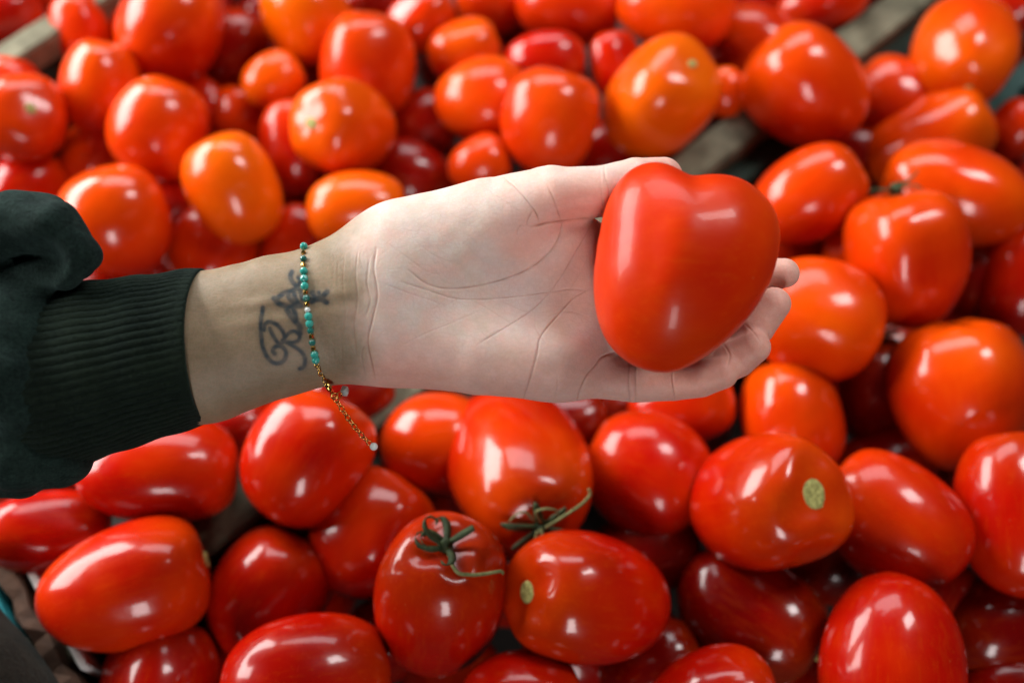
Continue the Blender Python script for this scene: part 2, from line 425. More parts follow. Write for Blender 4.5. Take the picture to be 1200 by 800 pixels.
# columns: x, y, length, width (photo pixels), stem-end direction (deg), stem tilt to the viewer (deg),
#          layer (0 = on top), ripeness (with the pile's light and shade mixed in), options, label
O = dict
TOM = [
 (8, 22, 90, 72, 20, 0, 1.0, .75, O(), 'dark red tomato cut off by the far left corner, left of the grey rail'),
 (54, -10, 78, 56, 10, 0, 1.0, .60, O(), 'orange-red tomato peeking in at the top edge just left of the grey rail end'),
 (27, 142, 112, 106, 60, 72, 0.0, .55, O(scar=.0030), 'red tomato showing its pale stem scar, at left edge above the sleeve'),
 (14, 112, 96, 80, 90, 0, 1.0, .55, O(), 'tomato half hidden behind the scarred tomato at the left edge'),
 (96, 34, 84, 66, 100, 0, .6, .55, O(), 'small tomato wedged between the grey rail end and the big glossy top-left tomato'),
 (140, 10, 84, 66, 100, 0, 1.0, .50, O(), 'tomato at the top edge overlapped by the big glossy top-left tomato'),
 (203, 30, 132, 122, 60, 20, 0.0, .50, O(lobes=(2, .04)), 'big glossy tomato with a large white highlight, top left of the pile'),
 (118, 103, 114, 92, 80, 5, 0.3, .40, O(), 'upright orange-red tomato right of the dark crate corner at top left'),
 (188, 150, 122, 112, 70, 10, 0.0, .42, O(), 'round orange-red tomato with a long streak highlight, left of centre top'),
 (232, 132, 84, 78, 40, 0, 1.0, .65, O(), 'red tomato peeking from behind the streak-lit round tomato'),
 (278, 62, 104, 86, 60, 0, 1.2, .95, O(), 'dark red shaded tomato right of the big glossy top-left tomato'),
 (321, 94, 76, 66, 30, 0, 0.8, .25, O(), 'small orange tomato above the pale-ringed tomato'),
 (283, 138, 76, 66, 80, 10, 0.9, .55, O(), 'small red tomato just above the tilted orange egg-shaped tomato'),
 (275, 220, 134, 110, 112, 8, 0.0, .16, O(taper=.03), 'tilted orange egg-shaped tomato above the bare forearm'),
 (112, 182, 96, 78, 60, 0, 0.9, .40, O(), 'tomato with a bluish highlight below the upright orange-red one at left'),
 (34, 222, 100, 82, 30, 0, 0.7, .60, O(), 'red tomato just above the top of the sleeve at the left edge'),
 (138, 260, 136, 122, 110, 12, 0.0, .48, O(), 'large smooth red tomato right beside the sleeve fold'),
 (208, 238, 66, 60, 40, 0, 1.4, .85, O(), 'dark tomato sliver left of the tilted orange egg-shaped tomato'),
 (252, 292, 128, 104, 60, 0, 0.7, .52, O(), 'red tomato rising behind the end of the ribbed cuff'),
 (350, 290, 104, 82, 60, 0, 0.8, .55, O(), 'red tomato half hidden behind the forearm near the bracelet top'),
 (360, 18, 120, 104, 120, 5, 0.2, .12, O(), 'bright orange tomato hanging in at the top edge, left of centre'),
 (405, 150, 122, 112, 172, 54, 0.0, .30, O(scar=.0036, pale=True, lobes=(5, .03)), 'orange tomato with a pale ringed stem end facing left'),
 (346, 172, 116, 80, 95, 0, 0.5, .62, O(), 'red tomato tucked behind the left side of the pale-ringed tomato'),
 (432, 76, 124, 116, 80, 10, 0.1, .48, O(lobes=(4, .03), sq=.75), 'broad squarish red tomato above the pale-ringed tomato'),
 (492, 24, 90, 70, 30, 0, 0.7, .50, O(), 'tomato near the top edge right behind the squarish red one'),
 (420, 245, 120, 94, 5, 5, 0.3, .20, O(), 'orange tomato touching the base of the thumb'),
 (482, 212, 108, 90, -30, 0, 1.0, .95, O(), 'dark red shaded tomato above the thumb base'),
 (498, 148, 92, 82, 50, 0, 0.9, .85, O(), 'dark red tomato right of the pale-ringed tomato'),
 (545, 60, 88, 74, 20, 0, 0.6, .30, O(), 'pale orange tomato behind the oval centre-top tomato'),
 (564, 117, 112, 100, 0, 5, 0.0, .33, O(), 'oval orange-red tomato in the top centre, broad side facing up'),
 (576, 0, 88, 76, 150, 0, 0.8, .50, O(), 'red-orange tomato cut by the top edge at the centre'),
 (645, 141, 124, 112, 75, 5, 0.0, .45, O(), 'egg-shaped red tomato standing above the palm'),
 (640, 70, 108, 66, 0, 0, 0.7, .70, O(), 'flat-lying dark red tomato behind the egg-shaped one above the palm'),
 (668, 6, 128, 94, -10, 0, 0.3, .55, O(lobes=(3, .04)), 'lobed red tomato at the top edge with a dark gap at its left'),
 (720, 76, 82, 60, 100, 0, 0.7, .60, O(lobes=(3, .06)), 'narrow red tomato left behind the orange heart-like tomato'),
 (562, 192, 78, 66, 20, 0, 0.8, .45, O(), 'small tomato showing just above the back of the thumb'),
 (790, 6, 142, 104, 170, 0, 0.1, .40, O(), 'long orange-red tomato lying along the top edge right of centre'),
 (772, 118, 146, 128, 48, 46, 0.0, .20, O(taper=.06, lobes=(3, .06), scar=.0026), 'orange heart-like tomato with a greenish stem spot above the thumb tip'),
 (850, 108, 62, 48, 100, 0, 0.7, .25, O(), 'small orange tomato squeezed between the heart-like one and the rail'),
 (888, 54, 116, 88, 150, 0, 0.6, .55, O(), 'red tomato behind the big lobed tomato on the rail'),
 (945, 102, 152, 132, 140, 10, 0.0, .48, O(taper=.10, lobes=(3, .05)), 'big lobed red tomato sitting on the diagonal rail'),
 (962, 4, 116, 74, 210, 0, 0.7, .55, O(), 'pale red tomato against the upper end of the diagonal rail'),
 (880, -12, 90, 66, 0, 0, 1.0, .75, O(), 'dark red tomato cut off at the top edge left of the rail'),
 (1131, 58, 130, 116, -80, 52, 0.1, .30, O(scar=.0026), 'round orange tomato with a green stem spot below, upper right corner'),
 (1186, 4, 100, 78, 30, 0, 0.8, .75, O(), 'red tomato in the far top right corner'),
 (1054, 122, 124, 96, 150, 0, 0.4, .55, O(), 'red tomato between the big lobed one and the round orange one'),
 (1090, 165, 152, 112, 30, 5, 0.3, .38, O(), 'orange-red tomato lying behind the long grooved tomato at right'),
 (1116, 228, 172, 118, 165, 5, 0.0, .40, O(lobes=(3, .05)), 'long grooved orange-red tomato at the right, behind the green-crowned one'),
 (1192, 152, 76, 64, 60, 0, 0.7, .60, O(), 'small red tomato at the right edge beside the teal board'),
 (948, 228, 140, 106, 30, 0, 0.2, .45, O(taper=.02), 'plum tomato pointing up right, just right of the held heart'),
 (1062, 303, 166, 140, 100, 14, 0.0, .50, O(taper=.16, lobes=(4, .05), calyx='crown'), 'heart-shaped red tomato wearing a small green crown, right of the hand'),
 (996, 292, 66, 62, 180, 0, 0.5, .30, O(), 'small orange knob of a tomato left of the green-crowned one'),
 (955, 373, 152, 140, 160, 12, 0.1, .40, O(sq=.78), 'blocky orange-red tomato right behind the fingertips'),
 (1126, 461, 186, 162, 95, 12, 0.0, .36, O(lobes=(5, .030), taper=.10, dimple=.06), 'large ribbed orange-red tomato at the right edge'),
 (1196, 328, 132, 104, 80, 0, 0.4, .72, O(), 'dark red tomato cut by the right edge above the large ribbed one'),
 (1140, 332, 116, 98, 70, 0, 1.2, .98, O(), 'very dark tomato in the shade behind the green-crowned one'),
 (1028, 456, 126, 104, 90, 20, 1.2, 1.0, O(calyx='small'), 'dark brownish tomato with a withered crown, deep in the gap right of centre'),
 (928, 490, 146, 124, 100, 0, 0.4, .38, O(), 'orange-red tomato behind the big one with the round pale scar'),
 (894, 589, 190, 158, 8, 57, 0.0, .55, O(scar=.0066, lobes=(3, .05), taper=.08, dimple=.08), 'big glossy tomato with a round pale yellow stem scar'),
 (1047, 608, 178, 146, 140, 5, 0.2, .50, O(lobes=(3, .03)), 'orange-red tomato right of the one with the round pale scar'),
 (1192, 598, 196, 132, 90, 0, 0.0, .62, O(), 'tall red tomato cut by the right edge at the lower right'),
 (1046, 772, 196, 166, -95, -5, 0.0, .62, O(taper=.16, lobes=(3, .03)), 'egg-shaped red tomato pointing up at the bottom right'),
 (880, 718, 184, 138, -35, 5, 0.7, .98, O(scar=.0028), 'dark maroon tomato with two bluish glints at the bottom, right of centre'),
 (1172, 735, 140, 118, 190, 20, 0.8, 1.0, O(scar=.0024), 'dark maroon tomato in the bottom right corner under the tall red one'),
 (1102, 706, 120, 96, 60, 0, 1.2, 1.0, O(), 'almost black-red tomato between the two bottom right tomatoes'),
 (836, 826, 166, 130, 15, 0, 0.2, .65, O(), 'bright red tomato cut by the bottom edge right of centre'),
 (690, 701, 190, 156, 175, 44, 0.0, .62, O(scar=.0046, lobes=(5, .02), dimple=.07), 'shiny red tomato with a tan stem scar on its left, bottom centre'),
 (607, 552, 196, 168, -66, 57, 0.0, .50, O(taper=-.12, lobes=(3, .05), calyx='long'), 'large cone-shaped tomato below the palm with a stringy green stem at its lower end'),
 (512, 521, 134, 122, 0, 0, 0.4, .32, O(), 'orange tomato left behind the large cone-shaped one below the palm'),
 (515, 700, 182, 156, 85, 57, 0.0, .68, O(taper=.10, lobes=(4, .035), calyx='stem', dimple=.08), 'red tomato with a dark green crown and a curled stem, bottom centre left'),
 (435, 624, 156, 140, 55, 0, 0.1, .52, O(), 'smooth oval red tomato left of the one with the curled stem'),
 (362, 535, 164, 146, 65, 5, 0.0, .55, O(lobes=(4, .03)), 'bright red tomato hanging under the bracelet chain'),
 (316, 695, 158, 136, 60, 15, 0.3, .62, O(lobes=(3, .03)), 'red tomato with a blotchy highlight between the bottom left ones'),
 (363, 800, 202, 162, 10, 0, 0.0, .66, O(), 'broad red tomato cut by the bottom edge left of centre'),
 (149, 686, 196, 146, 18, 10, 0.0, .55, O(scar=.0045), 'large oval tomato with a brown-green stem scar at its right end, lower left'),
 (187, 800, 150, 146, 90, 0, 0.1, .75, O(), 'dark red tomato with a bluish glint at the bottom edge, far left'),
 (190, 552, 186, 124, 5, 0, 0.1, .60, O(), 'long red tomato lying under the edge of the ribbed cuff'),
 (58, 622, 146, 100, 5, 0, 0.5, .62, O(), 'red tomato under the sleeve at the left edge'),
 (756, 553, 154, 144, 150, 5, 0.2, .55, O(), 'red-orange tomato below the little finger with three separate glints'),
 (800, 474, 128, 90, 10, 0, 0.7, .52, O(), 'tomato half hidden under the ring and little fingertips'),
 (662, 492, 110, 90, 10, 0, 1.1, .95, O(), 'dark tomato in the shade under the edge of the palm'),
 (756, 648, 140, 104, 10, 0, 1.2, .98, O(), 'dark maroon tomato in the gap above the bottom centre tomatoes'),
 (612, 822, 146, 118, 0, 0, 0.3, .55, O(), 'orange-red tomato just showing at the bottom edge, centre'),
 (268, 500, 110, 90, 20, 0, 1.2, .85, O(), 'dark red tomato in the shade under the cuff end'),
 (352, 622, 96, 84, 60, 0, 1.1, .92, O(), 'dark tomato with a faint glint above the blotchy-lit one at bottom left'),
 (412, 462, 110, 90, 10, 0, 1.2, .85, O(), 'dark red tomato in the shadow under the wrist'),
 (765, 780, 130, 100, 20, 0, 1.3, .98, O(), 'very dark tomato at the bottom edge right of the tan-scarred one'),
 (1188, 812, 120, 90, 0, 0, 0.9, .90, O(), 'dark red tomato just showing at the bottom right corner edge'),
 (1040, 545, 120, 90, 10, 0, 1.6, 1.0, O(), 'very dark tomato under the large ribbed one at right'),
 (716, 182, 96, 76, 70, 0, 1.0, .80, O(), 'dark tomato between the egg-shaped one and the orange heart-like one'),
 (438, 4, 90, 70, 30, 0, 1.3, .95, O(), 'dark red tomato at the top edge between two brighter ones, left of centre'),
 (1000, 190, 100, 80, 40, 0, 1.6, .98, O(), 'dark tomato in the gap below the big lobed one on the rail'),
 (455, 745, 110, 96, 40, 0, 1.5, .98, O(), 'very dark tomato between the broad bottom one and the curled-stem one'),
]

# ---- find resting heights: a lower tomato yields along its line of sight until it no longer clips one above it
class T: pass
TS = []
for k, row in enumerate(TOM):
    t = T()
    t.px, t.py, t.L, t.W, t.ang, t.tilt, t.layer, t.ripe, t.o, t.label = row
    t.h = -0.022 * t.layer
    tt = math.radians(t.tilt)
    ap = max((t.L ** 2 - (t.W * math.sin(tt)) ** 2), (0.6 * t.L) ** 2) ** 0.5 / math.cos(tt) if abs(t.tilt) < 60 else t.L * 1.05
    t.Lp = min(max(ap, t.W * 0.98), t.W * 1.5)
    t.seed = 100 + k
    TS.append(t)

def solve(t):
    r = ray(t.px, t.py)
    d = (t.h - CAM.z) / r.z
    t.pos = CAM + r * d
    s = d / FPX
    t.Lm = t.Lp * s
    t.Wm = t.W * s
    zc = (-r).normalized()
    xc = (RC @ Vector((1, 0, 0)))
    xc = (xc - zc * xc.dot(zc)).normalized()
    yc = zc.cross(xc)
    a, b = math.radians(t.ang), math.radians(t.tilt)
    t.axis = (xc * math.cos(a) + yc * math.sin(a)) * math.cos(b) + zc * math.sin(b)
    t.zc = zc
    rr = t.Wm / 2
    e = max(t.Lm / 2 - rr * 0.93, 0)
    t.sph = [(t.pos + t.axis * (e * q), rr * (0.96 if q else 0.985)) for q in (-1, 0, 1)]
    t.rayv = r

for t in TS: solve(t)
for it in range(60):
    moved = 0
    for i in range(len(TS)):
        for j in range(i):
            A, B = TS[i], TS[j]
            if (A.pos - B.pos).length > 0.11: continue
            ov = 0
            for (c1, r1) in A.sph:
                for (c2, r2) in B.sph:
                    ov = max(ov, r1 + r2 - (c1 - c2).length)
            if ov > 0.0040:
                if abs(A.layer - B.layer) < 0.05:
                    lo = A if A.py < B.py else B
                else:
                    lo = A if A.layer > B.layer else B
                lo.h -= min(ov, 0.006) * 0.5
                lo.h = max(lo.h, -0.022 * lo.layer - 0.026)
                solve(lo)
                moved += 1
    if not moved: break

def frame(t, roll):
    x = t.axis.normalized()
    y = t.zc.cross(x)
    if y.length < 1e-3: y = Vector((0, 1, 0))
    y.normalize()
    z = x.cross(y)
    m = Matrix((x, y, z)).transposed().to_4x4()
    m = m @ Matrix.Rotation(roll, 4, 'X')
    m.translation = t.pos
    return m

def tube(name, pts, rads, nseg=8):
    pts = [Vector(p) for p in pts]
    V, F = [], []
    n = len(pts)
    up = Vector((0.3, 0.5, 0.81)).normalized()
    for i, p in enumerate(pts):
        d = (pts[min(i + 1, n - 1)] - pts[max(i - 1, 0)]).normalized()
        a = d.cross(up)
        if a.length < 1e-3: a = d.cross(Vector((1, 0, 0)))
        a.normalize(); b = d.cross(a)
        for k in range(nseg):
            th = 2 * math.pi * k / nseg
            V.append(p + (a * math.cos(th) + b * math.sin(th)) * rads[i])
    for i in range(n - 1):
        for k in range(nseg):
            k2 = (k + 1) % nseg
            F.append((i * nseg + k, i * nseg + k2, (i + 1) * nseg + k2, (i + 1) * nseg + k))
    V.append(pts[0]); V.append(pts[-1])
    for k in range(nseg):
        k2 = (k + 1) % nseg
        F.append((len(V) - 2, k2, k))
        F.append((len(V) - 1, (n - 1) * nseg + k, (n - 1) * nseg + k2))
    me = mesh_np(name, V, F)
    return me

def spline(pts, n=14):
    """Catmull-Rom through pts"""
    P = [Vector(p) for p in pts]
    P = [P[0] * 2 - P[1]] + P + [P[-1] * 2 - P[-2]]
    out = []
    for i in range(1, len(P) - 2):
        for k in range(n):
            u = k / n
            a, b, c, d = P[i - 1], P[i], P[i + 1], P[i + 2]
            out.append(0.5 * ((2 * b) + (c - a) * u + (2 * a - 5 * b + 4 * c - d) * u * u + (3 * b - a - 3 * c + d) * u ** 3))
    out.append(P[-2])
    return out

def scar_mesh(r, seed):
    rg = np.random.default_rng(seed)
    V = [(0.0004, 0, 0)]
    n = 20
    F = []
    rings = [(0.35, 0.0001), (0.62, 0.0003), (0.9, 0.0005), (1.08, -0.0008)]
    for q, (rr, x) in enumerate(rings):
        for k in range(n):
            th = 2 * math.pi * k / n
            R = r * rr * (1 + 0.10 * math.sin(2 * th + seed) + rg.uniform(-.05, .05))
            V.append((x + rg.uniform(-.0002, .0002), R * math.cos(th), R * math.sin(th)))
    for k in range(n):
        k2 = (k + 1) % n
        F.append((0, 1 + k, 1 + k2))
        for q in range(len(rings) - 1):
            a = 1 + q * n
            F.append((a + k, a + n + k, a + n + k2, a + k2))
    return mesh_np('stem_scar', V, F)

def sepal(parent, direction, length, width, curl, mat, seed, ck=1.2):
    rg = random.Random(seed)
    V, F = [], []
    n = 8
    for i in range(n + 1):
        u = i / n
        w = width * (math.sin(math.pi * min(1, 0.18 + 0.82 * u)) ** 0.8) * 0.5 + 0.0002
        x = curl(u)
        rad = length * math.sin(u * ck) / max(.93, .42 * ck)
        if ck > 2:
            x = 0.0016 + (.5 + .5 * (seed % 3)) * .0055 * math.sin(u * 2.5)
            direction = direction + .09 * ((seed % 5) - 2)
        wob = rg.uniform(-.0004, .0004)
        c = Vector((x, math.cos(direction) * rad, math.sin(direction) * rad))
        side = Vector((0, -math.sin(direction), math.cos(direction)))
        V += [c + side * w + Vector((wob, 0, 0)), c + Vector((0.0006, 0, 0)), c - side * w - Vector((wob, 0, 0)), c - Vector((0.0004, 0, 0))]
    for i in range(n):
        a = i * 4
        for k in range(4):
            k2 = (k + 1) % 4
            F.append((a + k, a + 4 + k, a + 4 + k2, a + k2))
    F.append((0, 1, 2, 3)); F.append((n * 4 + 3, n * 4 + 2, n * 4 + 1, n * 4))
    return obj('sepal', mesh_np('sepal', V, F), mat, parent)

TOBJ = []
for k, t in enumerate(TS):
    o_ = t.o
    rg = np.random.default_rng(t.seed)
    lob = o_.get('lobes', (int(rg.integers(2, 5)), float(rg.uniform(.014, .052))))
    me, xtop, ytop = tomato_mesh('tomato', t.Lm, t.Wm, t.seed, taper=o_.get('taper', float(rg.uniform(-.10, .14))), lobes=lob,
                           sq=o_.get('sq', float(rg.uniform(.74, .94))), dimple=o_.get('dimple', 0.035),
                           bend=float(rg.uniform(-.03, .03)))
    ob = obj('tomato', me, M_TOM)
    ob.matrix_world = frame(t, float(rg.uniform(0, 6.28)))
    ob['ripeness_shade'] = float(min(1, max(0, t.ripe + .05 * (t.py > 430) - .03 * (t.py < 430))))  # lower rows deeper, upper rows more orange: the pile's light put into colour
    ob['satin'] = float(rg.uniform(0, .3))
    tag(ob, t.label, 'tomato', 'tomatoes piled in the crates')
    TOBJ.append(ob)
    ycen = ytop
    if 'scar' in o_:
        s = obj('stem_scar', scar_mesh(o_['scar'], k), M_SCAR, ob)
        s.location = (xtop + 0.0007, ycen, 0)
    if 'calyx' in o_:
        kind = o_['calyx']
        W2 = t.Wm / 2
        hub = obj('calyx', tube('calyx', [(-0.002, 0, 0), (0.001, 0, 0), (0.003, 0.0003, 0), (0.006, 0.001, 0.0005)], [.0042, .0038, .0024, .0019], 10), M_CALYX, ob)
        hub.location = (xtop, ycen, 0)
        nse = 6
        lift = {'crown': .006, 'long': .008, 'stem': .009, 'small': .006}[kind]
        for q in range(nse):
            dr = 2 * math.pi * q / nse + random.uniform(-.25, .25)
            ln = {'crown': .015, 'long': .017, 'stem': .0125, 'small': .012}[kind] * random.uniform(.8, 1.15)
            a1 = random.uniform(.5, 1.4) * lift
            a2 = random.uniform(-.6, 1.2) * lift
            sepal(hub, dr, ln, .0036 if kind in ('stem', 'small') else .0040, (lambda u, a1=a1, a2=a2: 0.0016 + a1 * u * 1.3 - (a1 - a2) * u * u), M_CALYX, k * 10 + q, {'crown': 1.2, 'long': 1.6, 'stem': 2.3, 'small': 2.3}[kind])
    if 'calyx' in o_ and o_['calyx'] in ('long', 'stem'):
        # strings of stem that run to given spots of the place, given in the tomato's own frame
        mi = ob.matrix_world.inverted()
        hubw = ob.matrix_world @ Vector((xtop + 0.003, ycen, 0))
        hd = (hubw - CAM).dot(RC @ Vector((0, 0, -1)))
        def pt(px, py, dz):
            return CAM + ray(px, py) * (hd - dz)
        if o_['calyx'] == 'long':
            strands = [([(640, 618, .004), (662, 604, .006), (680, 592, .005), (691, 580, .004), (690, 572, .004)], .0010),
                       ([(634, 612, .006), (628, 600, .010), (640, 596, .012), (652, 598, .011), (654, 604, .010)], .0007),
                       ([(626, 610, .006), (616, 600, .010), (606, 602, .011), (597, 610, .010)], .0006),
                       ([(630, 622, .005), (626, 640, .005), (628, 660, .004), (630, 682, .002)], .0008),
                       ([(634, 620, .004), (636, 632, .006), (634, 642, .006)], .0010)]
        else:
            strands = [([(523, 660, .006), (534, 668, .009), (550, 673, .010), (568, 672, .009), (586, 669, .008), (590, 672, .008)], .0010)]
        for st, rad in strands:
            pw = [mi @ pt(*p) - hub.location for p in st]
            pw[0] = Vector((0.003, 0, 0)) if o_['calyx'] == 'stem' else pw[0]
            sp = spline(pw, 8)
            rr = [rad * (1 - 0.35 * i / len(sp)) for i in range(len(sp))]
            obj('stem', tube('stem', sp, rr, 7), M_STEM, hub)

# ---- shaded tomatoes deeper in the pile, seen only through the gaps
FILL = []
step = 0.060
hexpts = []
for iy in range(-5, 11):
    for ix in range(-9, 10):
        x = ix * step + (iy % 2) * step / 2; y = iy * step * 0.87
        hexpts.append((x + random.uniform(-.008, .008), y + random.uniform(-.008, .008)))
KEEP = {70, 47, 146, 65, 48, 85, 107, 219, 106, 216, 50, 197, 199, 183, 90, 159, 200, 128, 218, 202, 180, 81, 167, 67, 215, 139, 45, 242, 206, 162, 119, 49}
FLAB = {70: 'dark shaded tomato in the gap left of the egg-shaped one at the bottom right',
        47: 'dark tomato at the bottom edge directly under the one with the curled stem',
        146: 'dark tomato sliver between the upward pointing plum and the blocky one behind the fingertips',
        65: 'dark tomato in the gap right above the broad one at the bottom edge',
        48: 'dark tomato at the bottom edge directly under the tan-scarred one',
        85: 'dark tomato in the gap just above the crown of the curled-stem one',
        107: 'dark tomato in the gap right of the three-glint one, below the fingertips',
        219: 'dark tomato in the black gap at the top centre, left of the lobed red one',
        106: 'dark tomato in the shade right below the little finger, above the three-glint one',
        216: 'dark tomato at the top edge left of the bright orange hanging one',
        50: 'dark tomato at the bottom edge left of the egg-shaped one pointing up',
        197: 'dark tomato between the small orange one and the broad squarish one at the top',
        199: 'dark tomato right of the broad squarish one, left of the oval centre-top one',
        183: 'dark tomato pressed against the rail beside the thumb tip',
        90: 'dark tomato in the gap left of the tall red one at the right edge',
        200: 'dark sliver of a tomato just left of the narrow red one at the top',
        128: 'dark tomato just above the large ribbed one, under the green-crowned one',
        218: 'dark tomato at the top between the squarish red one and the pale orange one',
        202: 'dark sliver of a tomato right of the small orange one by the rail',
        180: 'dark tomato in the gap just left of the small one above the thumb',
        81: 'dark sliver of a tomato directly under the lower hem of the sleeve',
        167: 'dark sliver of a tomato at the right edge above the long grooved one',
        67: 'dark sliver of a tomato between the curled-stem one and the tan-scarred one',
        215: 'dark speck of a tomato at the top edge right of the big glossy one',
        139: 'dark sliver of a tomato touching the upper edge of the ribbed cuff',
        45: 'dark sliver of a tomato between the two bottom edge tomatoes at left',
        242: 'dark speck of a tomato at the top edge just left of the rail end',
        206: 'dark sliver of a tomato at the right edge beside the round orange one',
        162: 'dark sliver of a tomato just above the thumb knuckle',
        119: 'dark sliver of a tomato between the sleeve fold and the cuff',
        49: 'dark speck of a tomato just left of the dark maroon one at the bottom',
        159: 'dark tomato in the gap left of the orange one at the thumb base'}
fid = 0
for (x, y) in hexpts:
    z = -0.062
    r = random.uniform(.026, .031)
    L = r * random.uniform(2.1, 2.5)
    sd = random.randint(0, 9999)
    rot = [random.uniform(0, 6.28) for _ in range(3)]
    fid += 1
    ok = True
    v = RC.transposed() @ (Vector((x, y, z)) - CAM)
    u, w = 600 + FPX * v.x / -v.z, 400 - FPX * v.y / -v.z
    if not (-60 < u < 1260 and -60 < w < 860): continue
    drail = abs((Vector((x, y, 0)) - Vector((p0.x, p0.y, 0))).dot(rn))
    if drail < 0.03: continue
    for _ in range(12):
        bad = 0
        for t in TS:
            for (c2, r2) in t.sph:
                ov = r * 1.05 + r2 - (Vector((x, y, z)) - c2).length
                if ov > bad: bad = ov
        if bad < 0.003: break
        z -= min(bad, .008)
    if z < -0.125: continue
    if KEEP is not None and fid not in KEEP: continue
    me, xt, yt = tomato_mesh('tomato', L, r * 2, sd, nt=20, nphi=28)
    ob = obj('tomato', me, M_TOM)
    ob.location = (x, y, z)
    ob.rotation_euler = rot
    ob['satin'] = 0.3
    ob['ripeness_shade'] = random.uniform(.85, 1.0)  # dark end of the ramp: shade of the gaps put into the fruit's colour
    tag(ob, FLAB.get(fid) or 'shaded dark red tomato deep in the pile, glimpsed through a gap between upper ones', 'tomato', 'tomatoes deep in the pile')
    FILL.append(ob)

# ------------------------------------------------------------------ signed-distance modelling for hand, arm and sleeve (local frame in cm:
# x right, y up the picture, z towards the viewer, origin 40 cm in front of the lens)
ML = RC.to_4x4()
ML.translation = CAM + RC @ Vector((0, 0, -0.40))

def P(px, py, z=0.0):
    d = 40.0 - z
    return np.array([(px - 600) * d / FPX, (400 - py) * d / FPX, z])

def to_px(V):
    d = 40.0 - V[:, 2]
    return 600 + V[:, 0] / d * FPX, 400 - V[:, 1] / d * FPX

def capsule(X, a, b, ra, rb, zs=1.0):
    """tapered capsule; zs<1 flattens it along z"""
    s = np.array([1, 1, 1 / zs])
    a2, b2 = a * s, b * s
    p = X * s
    ab = b2 - a2
    h = np.clip(((p - a2) @ ab) / (ab @ ab + 1e-9), 0, 1)
    d = np.sqrt((((p - a2) - h[:, None] * ab) ** 2).sum(1)) - (ra + (rb - ra) * h)
    return d * (zs if zs < 1 else 1.0)

def ellipsoid(X, c, r, ang=0.0):
    q = X - c
    if ang:
        ca, sa = math.cos(math.radians(ang)), math.sin(math.radians(ang))
        q = np.stack([q[:, 0] * ca + q[:, 1] * sa, -q[:, 0] * sa + q[:, 1] * ca, q[:, 2]], 1)
    r = np.array(r)
    k0 = np.sqrt(((q / r) ** 2).sum(1))
    k1 = np.sqrt(((q / (r * r)) ** 2).sum(1)) + 1e-9
    return k0 * (k0 - 1) / k1

def smin(a, b, k):
    h = np.maximum(k - np.abs(a - b), 0) / k
    return np.minimum(a, b) - h * h * k * 0.25

def chain(X, pts, k=0.35, zs=1.0):
    d = None
    for (a, ra), (b, rb) in zip(pts[:-1], pts[1:]):
        c = capsule(X, a, b, ra, rb, zs)
        d = c if d is None else smin(d, c, k * 0.2)
    return d

def surface_nets(fn, lo, hi, h):
    lo = np.array(lo, float); hi = np.array(hi, float)
    n = np.ceil((hi - lo) / h).astype(int) + 1
    gx, gy, gz = [lo[i] + h * np.arange(n[i]) for i in range(3)]
    G = np.stack(np.meshgrid(gx, gy, gz, indexing='ij'), -1).reshape(-1, 3)
    # evaluate only blocks that can hold the surface
    B = 6
    nb = (n + B - 1) // B
    bc = np.stack(np.meshgrid(*[lo[i] + h * (np.arange(nb[i]) * B + (B - 1) / 2) for i in range(3)], indexing='ij'), -1).reshape(-1, 3)
    db = fn(bc).reshape(nb)
    near = np.abs(db) < h * B * 1.05
    up = lambda a: np.repeat(np.repeat(np.repeat(a, B, 0), B, 1), B, 2)[:n[0], :n[1], :n[2]]
    D = up(np.where(db < 0, -1.0, 1.0)).ravel().copy()
    sel = np.flatnonzero(up(near).ravel())
    for s in range(0, len(sel), 100000):
        D[sel[s:s + 100000]] = fn(G[sel[s:s + 100000]])
    D = D.reshape(n)
    ins = D < 0
    cnt = np.zeros(n - 1, int); pos = np.zeros((*(n - 1), 3)); ncr = np.zeros(n - 1)
    sl = [slice(0, -1), slice(1, None)]
    for a in (0, 1):
        for b in (0, 1):
            for c in (0, 1):
                cnt += ins[sl[a], sl[b], sl[c]]
    act = (cnt > 0) & (cnt < 8)
    corners = [(a, b, c) for a in (0, 1) for b in (0, 1) for c in (0, 1)]
    for i, ca in enumerate(corners):
        for cb in corners[i + 1:]:
            if sum(abs(x - y) for x, y in zip(ca, cb)) != 1: continue
            da = D[sl[ca[0]], sl[ca[1]], sl[ca[2]]]; db = D[sl[cb[0]], sl[cb[1]], sl[cb[2]]]
            cr = (da < 0) != (db < 0)
            tt = np.where(cr, da / np.where(cr, da - db, 1), 0)
            for ax in range(3):
                pos[..., ax] += np.where(cr, ca[ax] + tt * (cb[ax] - ca[ax]), 0)
            ncr += cr
    idx = -np.ones(n - 1, int)
    ii = np.argwhere(act)
    idx[act] = np.arange(len(ii))
    V = lo + h * (ii + pos[act] / ncr[act][:, None])
    F = []
    for ax in range(3):
        o1, o2 = [(1, 2), (2, 0), (0, 1)][ax]
        s0 = [slice(None)] * 3; s1 = [slice(None)] * 3
        s0[ax] = slice(0, -1); s1[ax] = slice(1, None)
        A, B = ins[tuple(s0)], ins[tuple(s1)]
        E = np.argwhere(A != B)
        ok = (E[:, o1] > 0) & (E[:, o2] > 0) & (E[:, o1] < n[o1] - 1) & (E[:, o2] < n[o2] - 1)
        E = E[ok]
        flip = A[tuple(E.T)]
        def cell(d1, d2):
            q = E.copy(); q[:, o1] -= d1; q[:, o2] -= d2
            return idx[tuple(q.T)]
        quad = np.stack([cell(1, 1), cell(0, 1), cell(0, 0), cell(1, 0)], 1)
        quad = np.where(flip[:, None], quad, quad[:, ::-1])
        F.append(quad)
    return V, np.concatenate(F)

